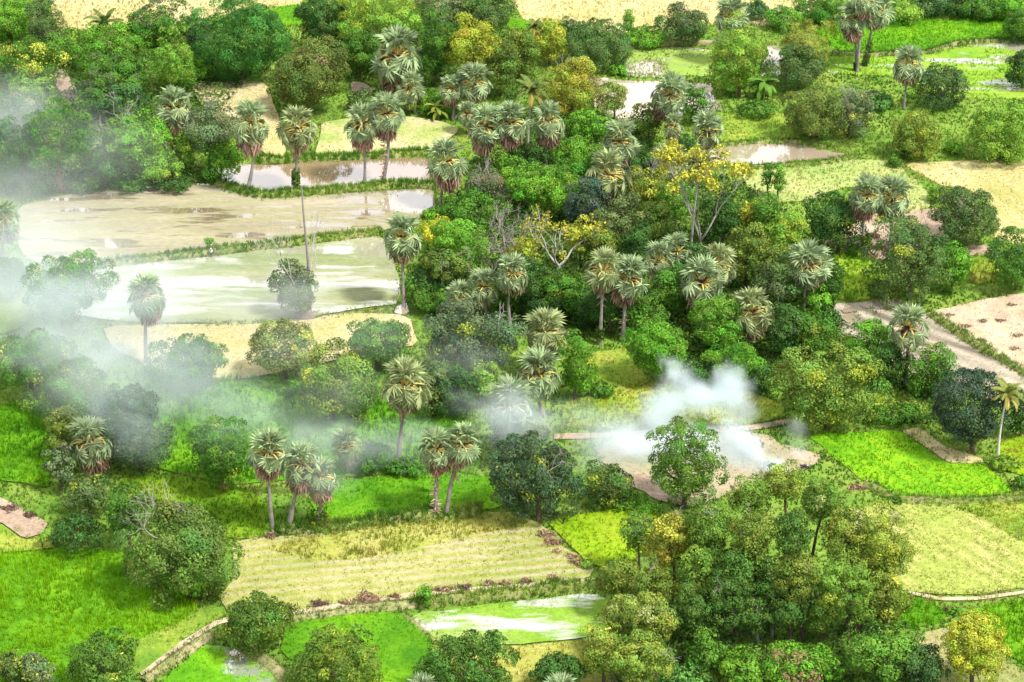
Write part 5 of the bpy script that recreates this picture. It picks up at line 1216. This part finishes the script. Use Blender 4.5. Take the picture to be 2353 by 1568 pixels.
def person(px, py, label, bend=0., rot=0., shirt=(.75, .75, .74), legs=(.03, .04, .12), short=True, hat=(.8, .8, .78), arm=0.):
    check_label(label); root = empty('person', G(px, py), label, 'person'); root.rotation_euler = (0, 0, rot)
    cb, sb = math.cos(bend), math.sin(bend)
    def up(x, y, z):                       # upper body turns about the hips
        z -= .92; return (x, -z*sb+y*cb, .92+z*cb+y*sb)
    J = []; E = []
    def add(p, r, link_to=None, r2=None):
        J.append((*p, r, r2 or r)); i = len(J)-1
        if link_to is not None: E.append((link_to, i))
        return i
    pel = add((0, 0, .92), .15, None, .11); ab = add(up(0, 0, 1.10), .14, pel, .10); ch = add(up(0, 0, 1.32), .17, ab, .11); nk = add(up(0, 0, 1.47), .06, ch)
    hd = add(up(0, -.02, 1.56), .085, nk); ht = add(up(0, -.02, 1.68), .075, hd)
    for s in (-1, 1):
        h = add((s*.10, 0, .86), .10, pel); k = add((s*.12, -.03*(1 if s > 0 else -1)-.03, .48), .07, h); f = add((s*.13, .02, .08), .045, k); add((s*.14, -.14, .04), .04, f)
        sh = add(up(s*.20, 0, 1.40), .06, ch); el = add(up(s*.25, -.05-arm*.1, 1.13), .045, sh); wr = add(up(s*.20, -.16-arm*.25, .93), .035, el); hn = add(up(s*.19, -.20-arm*.28, .85), .035, wr)
        for q in range(4): add(up(s*.19+(q-1.5)*.018, -.23-arm*.3, .765-.008*abs(q-1.3)), .008, hn)
        add(up(s*.15, -.24-arm*.28, .82), .010, hn)
    skin_body('body', J, E, root, (.20, .12, .08), SKIN)
    # shirt
    J2 = []; E2 = []
    def ad(p, r, l=None, r2=None):
        J2.append((*p, r, r2 or r)); 
        if l is not None: E2.append((l, len(J2)-1))
        return len(J2)-1
    a0 = ad(up(0, 0, .95), .175, None, .135); a1 = ad(up(0, 0, 1.12), .165, a0, .125); a2 = ad(up(0, 0, 1.33), .195, a1, .135); ad(up(0, 0, 1.45), .08, a2)
    for s in (-1, 1): q = ad(up(s*.21, 0, 1.40), .085, a2); ad(up(s*.25, -.04, 1.18), .07, q)
    skin_body('shirt', J2, E2, root, shirt, CLOTH)
    J2.clear(); E2.clear()
    a0 = ad((0, 0, .94), .17, None, .13)
    for s in (-1, 1):
        q = ad((s*.105, 0, .84), .12, a0); w = ad((s*.12, -.03, .55 if short else .46), .10 if short else .085, q)
        if not short: ad((s*.13, .02, .12), .07, w)
    skin_body('shorts' if short else 'trousers', J2, E2, root, legs, CLOTH)
    # face, hair, hat
    a = Acc()
    for s in (-1, 1):
        c = np.array(up(s*.032, -.10, 1.63)); V, F = tube([c, c+(0, -.012, 0)], (.013, .008), 6); a.add(V, F, np.array((.03, .02, .02)))
        c = np.array(up(s*.088, -.01, 1.61)); V, F = tube([c-(0, 0, .03), c, c+(0, 0, .03)], (.008, .018, .008), 6); a.add(V, F, np.array((.20, .12, .08)))
    c0 = np.array(up(0, -.095, 1.63)); c1 = np.array(up(0, -.125, 1.59)); V, F = tube([c0, c1], (.010, .018), 6); a.add(V, F, np.array((.19, .11, .075)))
    c0 = np.array(up(-.025, -.10, 1.545)); c1 = np.array(up(.025, -.10, 1.545)); V, F = tube([c0, c1], (.008, .008), 5); a.add(V, F, np.array((.15, .05, .05)))
    a.obj('face', SKIN, root, True)
    b = Acc(); V, F = tube([np.array(up(0, 0, z)) for z in (1.62, 1.66, 1.72, 1.76, 1.775)], (.098, .104, .092, .055, .01), 12); b.add(V, F, np.array(hat))
    b.obj('head_cloth' if sum(hat) > 1 else 'hair', CLOTH, root, True)
    return root
person(486, 594, 'person in a white shirt and blue shorts standing on the bank', 0, 2.6)
person(1752, 1031, 'person in a grey shirt bending over beside the fire', .75, -1.1, (.34, .36, .42), (.05, .06, .09), False, (.03, .025, .02), 1.0)
# embers line of the fire: charred straw
heap(1772, 1074, 18, 6, 'charred smouldering straw at the root of the smoke', (.10, .085, .08), 'smouldering straw', 160, .5, 'charred_straw')
heap(1850, 1076, 10, 4, 'small charred straw patch right of the fire', (.12, .10, .09), 'smouldering straw', 100, .5, 'charred_straw')

# ------------------------------------------------------------------ smoke: one voxel cloud
def smoke():
    # (pixel of the ground below, height m, radii x y z m, density)
    PUFF = [
     # thick white roots of the fire
     (1768, 1080, .9, 2.2, 1.8, 1.3, .30), (1742, 1068, 1.3, 2.3, 2.0, 1.5, .30), (1716, 1056, 1.9, 2.5, 2.2, 1.8, .30), (1692, 1040, 2.8, 2.8, 2.5, 2.2, 0.187), (1788, 1088, .8, 2.0, 1.6, 1.2, .40),
     (1690, 1012, 4.2, 3.4, 3.2, 3.0, 0.158), (1680, 1000, 6.5, 3.6, 3.0, 3.0, 0.158), (1672, 990, 8.4, 2.8, 2.6, 2.2, 0.187), (1640, 995, 5.6, 4.0, 3.4, 3.2, 0.144), (1600, 995, 5.4, 4.4, 3.6, 3.4, 0.122), (1560, 995, 6.0, 4.2, 3.4, 3.2, 0.108),
     (1545, 990, 8.6, 2.8, 2.4, 2.4, 0.173), (1535, 985, 10.4, 2.2, 2.0, 1.8, .16), (1520, 1000, 4.0, 4.0, 3.6, 3.0, .26),
     (1842, 1066, 1.6, 2.0, 1.6, 1.8, .13), (1825, 1052, 3.6, 2.0, 1.8, 2.2, .10),
     # low veil over the burnt plot, drifting away from the fire
     (1620, 1040, 1.2, 10, 6, 2.2, .15), (1500, 1030, 1.5, 10, 7, 2.6, .13), (1420, 1050, 1.8, 8, 7, 3.0, .08), (1700, 1060, 1.0, 7, 5, 1.6, .10), (1400, 1010, 2.5, 8, 4, 2.6, .035), (1310, 1000, 3.2, 7, 4, 2.8, .045), (1365, 1085, 1.6, 4, 4, 3.0, .03),
     (1085, 1005, 5.0, 4.0, 2.4, 2.8, .05), (1235, 1050, 4.6, 4.6, 2.6, 2.6, .05),
     # across the wide paddy
     (960, 1060, 3.2, 8, 5, 3.4, 0.0230), (910, 1070, 3.6, 7, 5, 4.2, 0.0236), (820, 1080, 3.6, 8, 5, 3.8, 0.0295), (740, 1090, 5.0, 8, 5, 3.8, 0.0276), (660, 1040, 4.0, 9, 5, 3.6, 0.0236), (560, 1010, 4.0, 9, 6, 3.8, 0.0184), (1040, 1090, 2.0, 8, 5, 2.8, 0.0118),
     (500, 970, 3.5, 11, 8, 3.8, 0.0131), (400, 960, 4.5, 11, 8, 4.8, 0.0157), (650, 980, 3.5, 12, 8, 3.4, 0.0092),
     # the great veil on the left
     (400, 910, 5.0, 11, 8, 5.0, 0.0166), (290, 970, 9.0, 10, 8, 5.0, 0.0166), (190, 940, 9.5, 10, 8, 5.0, 0.0143), (300, 860, 5.0, 12, 9, 6.0, 0.0177), (335, 770, 6.0, 10, 9, 6.5, 0.0188), (200, 800, 6.0, 12, 10, 6.0, 0.0166),
     (150, 760, 6.0, 12, 10, 6.0, 0.0166), (60, 740, 5.5, 12, 10, 6.0, 0.0177), (-20, 720, 5.0, 10, 10, 6.0, 0.0166), (250, 720, 4.0, 14, 11, 5.5, 0.0143), (430, 760, 3.5, 14, 11, 4.4, 0.0121), (100, 640, 5.0, 14, 12, 6.0, 0.0121), (0, 620, 5.0, 12, 12, 6.0, 0.0133),
     (-20, 520, 6.0, 12, 13, 7.0, 0.0111), (80, 500, 5.0, 13, 13, 6.0, 0.0066), (600, 740, 2.5, 15, 11, 3.4, 0.0100), (560, 640, 2.5, 16, 12, 3.2, 0.0050), (320, 620, 3.0, 16, 13, 4.0, 0.0066), (0, 370, 8, 12, 14, 8, 0.0066), (130, 400, 5, 13, 12, 7, 0.0044), (60, 870, 6, 12, 10, 5, 0.0100),
    ]
    # veils that hang in front of the crowns: (pixel of the middle, pixel row of the ground below, radii, density)
    VEIL = [(1165, 935, 1085, 5.2, 3.5, 4.4, 0.0697), (1210, 975, 1090, 5.0, 3.2, 3.2, 0.0574), (1130, 975, 1085, 5, 3.2, 3, 0.0369), (1195, 1010, 1150, 5.5, 3, 3, 0.0328),
     (335, 700, 870, 8, 5, 6.5, 0.0410), (230, 870, 1110, 9, 5, 5.5, 0.0213), (300, 930, 1130, 9, 5, 5, 0.0246), (160, 900, 1080, 8, 5, 5, 0.0148), (330, 1010, 1140, 6, 4, 4, 0.0164),
     (155, 690, 830, 10, 6, 6, 0.0344), (40, 650, 780, 10, 6, 6, 0.0246), (437, 830, 950, 10, 6, 5, 0.0230), (150, 800, 960, 10, 6, 5.5, 0.0197), (60, 800, 960, 10, 6, 5.5, 0.0115), (690, 690, 790, 7, 5, 5, 0.0180),
     (650, 800, 920, 9, 6, 4.5, 0.0107), (860, 770, 890, 9, 6, 4.5, 0.0098), (770, 890, 1010, 9, 6, 4.5, 0.0098), (1060, 830, 950, 9, 6, 4.5, 0.0082), (740, 1090, 1235, 6, 4, 3.5, 0.0213), (690, 1040, 1225, 5, 3, 3, 0.0123), (505, 1000, 1150, 6, 4, 4, 0.0098), (800, 1010, 1110, 5, 3, 4, 0.0287),
     (30, 300, 470, 12, 8, 7, 0.0082), (60, 420, 560, 14, 8, 7, 0.0066), (250, 380, 480, 14, 8, 7, 0.0049)]
    rows = [[*G(p[0], p[1])[:2], p[2], p[3], p[4], p[5], p[6]] for p in PUFF]
    for p in VEIL:
        c = at_depth(p[0], p[1], G(p[0], p[2])[1])[0]; rows.append([*c, p[3], p[4], p[5], p[6]])
    VEIL2 = [(60, 250, 420, 16, 9, 8, .010), (200, 330, 470, 16, 9, 7, .008), (60, 560, 720, 16, 9, 8, .016), (220, 620, 780, 14, 9, 7, .014), (420, 660, 780, 14, 9, 6, .012), (580, 700, 800, 14, 8, 5, .010), (200, 500, 640, 18, 10, 6, .007), (80, 700, 850, 14, 8, 7, .018), (300, 800, 940, 12, 7, 6, .016), (500, 900, 1010, 12, 7, 4, .010)]
    for p in VEIL2:
        c = at_depth(p[0], p[1], G(p[0], p[2])[1])[0]; rows.append([*c, p[3], p[4], p[5], p[6]])
    P = np.array(rows)
    lo = (P[:, :3]-P[:, 3:6]*1.05).min(0); hi = (P[:, :3]+P[:, 3:6]*1.05).max(0); lo[2] = .05
    ng = bpy.data.node_groups.new('smoke_field', 'GeometryNodeTree'); N = ng.nodes; L = ng.links
    ng.interface.new_socket('Geometry', in_out='OUTPUT', socket_type='NodeSocketGeometry')
    out = N.new('NodeGroupOutput')
    pos = N.new('GeometryNodeInputPosition')
    def vm(op, a, b=None):
        n = N.new('ShaderNodeVectorMath'); n.operation = op
        L.new(a, n.inputs[0])
        if b is not None:
            if isinstance(b, tuple): n.inputs[1].default_value = b
            else: L.new(b, n.inputs[1])
        return n
    def ma(op, a, b=None, c=None, clamp=False):
        n = N.new('ShaderNodeMath'); n.operation = op; n.use_clamp = clamp
        for i, x in enumerate((a, b, c)):
            if x is None: continue
            if isinstance(x, (int, float)): n.inputs[i].default_value = x
            else: L.new(x, n.inputs[i])
        return n.outputs[0]
    # billows: the cloud is pushed about by noise before the puffs are summed
    nz = N.new('ShaderNodeTexNoise'); nz.inputs['Scale'].default_value = .30; nz.inputs['Detail'].default_value = 6; nz.inputs['Roughness'].default_value = .62; L.new(pos.outputs[0], nz.inputs['Vector'])
    off = vm('SUBTRACT', nz.outputs['Color'], (.5, .5, .5)); sc = N.new('ShaderNodeVectorMath'); sc.operation = 'SCALE'; sc.inputs['Scale'].default_value = 6.0; L.new(off.outputs[0], sc.inputs[0])
    wp = vm('ADD', pos.outputs[0], sc.outputs[0]).outputs[0]
    total = None
    for x, y, z, rx, ry, rz, d in P:
        s = vm('SUBTRACT', wp, (x, y, z)); t = vm('DIVIDE', s.outputs[0], (rx, ry, rz)); dt = N.new('ShaderNodeVectorMath'); dt.operation = 'DOT_PRODUCT'
        L.new(t.outputs[0], dt.inputs[0]); L.new(t.outputs[0], dt.inputs[1])
        f = ma('SUBTRACT', 1.0, dt.outputs['Value'], clamp=True); f = ma('MULTIPLY', f, f)
        total = ma('MULTIPLY', f, float(d)*SMOKE_D) if total is None else ma('MULTIPLY_ADD', f, float(d)*SMOKE_D, total)
    n2 = N.new('ShaderNodeTexNoise'); n2.inputs['Scale'].default_value = .22; n2.inputs['Detail'].default_value = 5; n2.inputs['Roughness'].default_value = .62; st = vm('MULTIPLY', wp, (.55, .9, 1.6)); L.new(st.outputs[0], n2.inputs['Vector'])
    mr = N.new('ShaderNodeMapRange'); mr.inputs[1].default_value = .34; mr.inputs[2].default_value = .66; mr.inputs[3].default_value = .22; mr.inputs[4].default_value = 1.6; L.new(n2.outputs[0], mr.inputs[0])
    dens = ma('MULTIPLY', total, mr.outputs[0])
    vc = N.new('GeometryNodeVolumeCube'); L.new(dens, vc.inputs['Density']); vc.inputs['Background'].default_value = 0
    vc.inputs['Min'].default_value = tuple(lo); vc.inputs['Max'].default_value = tuple(hi)
    res = np.ceil((hi-lo)/.62).astype(int)
    for k, r in zip('XYZ', res): vc.inputs['Resolution '+k].default_value = int(r)
    m, nt, mo = newmat('smoke_volume')
    pv = nt.nodes.new('ShaderNodeVolumePrincipled'); pv.inputs['Color'].default_value = (.87, .945, 1.0, 1); pv.inputs['Anisotropy'].default_value = 0.0
    pv.inputs['Density'].default_value = 1.0; pv.inputs['Density Attribute'].default_value = 'density'
    nt.links.new(pv.outputs[0], mo.inputs['Volume'])
    sm = N.new('GeometryNodeSetMaterial'); sm.inputs['Material'].default_value = m
    L.new(vc.outputs[0], sm.inputs[0]); L.new(sm.outputs[0], out.inputs[0])
    vol = bpy.data.volumes.new('smoke'); vol.materials.append(m)
    o = bpy.data.objects.new('smoke', vol); COL.objects.link(o)
    md = o.modifiers.new('cloud', 'NODES'); md.node_group = ng
    check_label('white smoke of the straw fire drifting over fields and trees'); tag(o, 'white smoke of the straw fire drifting over fields and trees', 'smoke', None, 'stuff')
    print('smoke res', res, lo, hi)
if SMOKE: smoke()

def haze():
    lo, hi = np.array((-260., -20., -1.)), np.array((260., 720., 168.))
    V = [(x, y, z) for x in (lo[0], hi[0]) for y in (lo[1], hi[1]) for z in (lo[2], hi[2])]
    F = [(0, 1, 3, 2), (4, 6, 7, 5), (0, 4, 5, 1), (2, 3, 7, 6), (0, 2, 6, 4), (1, 5, 7, 3)]
    m, nt, mo = newmat('haze_volume'); pv = nt.nodes.new('ShaderNodeVolumePrincipled'); pv.inputs['Color'].default_value = (.95, .975, 1, 1); pv.inputs['Density'].default_value = HAZE
    nt.links.new(pv.outputs[0], mo.inputs['Volume'])
    o = link('haze', np_mesh('haze', V, F, m)); check_label('thin pale haze in the warm air above the whole plain'); tag(o, 'thin pale haze in the warm air above the whole plain', 'haze', None, 'stuff')
if HAZE: haze()
# ------------------------------------------------------------------ camera, light, sky
cam = bpy.data.cameras.new('camera'); co = bpy.data.objects.new('camera', cam); COL.objects.link(co)
co.location = (0, 0, CAMH); co.rotation_euler = (math.pi/2-PITCH, 0, 0)
cam.sensor_width = 36; cam.lens = FOC/2353*36; cam.clip_start = 1; cam.clip_end = 9000
SC.camera = co
SUN_EL, SUN_AZ = R_(56), R_(122)     # azimuth measured from +Y (away from the camera) towards +X
sd = Vector((math.sin(SUN_AZ)*math.cos(SUN_EL), math.cos(SUN_AZ)*math.cos(SUN_EL), math.sin(SUN_EL)))
sl = bpy.data.lights.new('sun', 'SUN'); sl.energy = SUN_E; sl.angle = R_(8); sl.color = (1, .955, .87)
so = bpy.data.objects.new('sun', sl); COL.objects.link(so); so.rotation_euler = (-sd).to_track_quat('-Z', 'Y').to_euler(); so.location = (0, 0, 300)
W = bpy.data.worlds.new('World'); SC.world = W; W.use_nodes = True; nt = W.node_tree; nt.nodes.clear(); N = nt.nodes; L = nt.links
wo = N.new('ShaderNodeOutputWorld'); bg = N.new('ShaderNodeBackground'); sk = N.new('ShaderNodeTexSky'); sk.sky_type = 'NISHITA'; sk.sun_disc = False
sk.sun_elevation = SUN_EL; sk.sun_rotation = SUN_AZ; sk.dust_density = 3.0; sk.air_density = 1.0; sk.ozone_density = 1.0
# thin bright cloud over the whole sky
tc = N.new('ShaderNodeTexCoord'); no = N.new('ShaderNodeTexNoise'); no.inputs['Scale'].default_value = 3.0; no.inputs['Detail'].default_value = 5
L.new(tc.outputs['Generated'], no.inputs['Vector'])
mr = N.new('ShaderNodeMapRange'); mr.inputs[1].default_value = .35; mr.inputs[2].default_value = .6; mr.inputs[3].default_value = .65; mr.inputs[4].default_value = .95; L.new(no.outputs[0], mr.inputs[0])
mx = N.new('ShaderNodeMix'); mx.data_type = 'RGBA'; L.new(mr.outputs[0], mx.inputs[0]); L.new(sk.outputs[0], mx.inputs[6]); mx.inputs[7].default_value = (CLOUD, CLOUD*1.0, CLOUD*1.02, 1)
L.new(mx.outputs[2], bg.inputs['Color']); bg.inputs['Strength'].default_value = SKY_S; L.new(bg.outputs[0], wo.inputs['Surface'])
SC.view_settings.view_transform = 'Standard'; SC.view_settings.look = 'None'; SC.view_settings.gamma = 1; SC.view_settings.exposure = EXPO
SC.cycles.max_bounces = 6; SC.cycles.diffuse_bounces = 3; SC.cycles.glossy_bounces = 2; SC.cycles.transmission_bounces = 3; SC.cycles.volume_bounces = 6; SC.cycles.transparent_max_bounces = 4
SC.cycles.use_denoising = True; SC.cycles.use_adaptive_sampling = True; SC.cycles.adaptive_threshold = 0.02
print('faces', sum(len(m.polygons) for m in bpy.data.meshes), 'objects', len(bpy.data.objects))
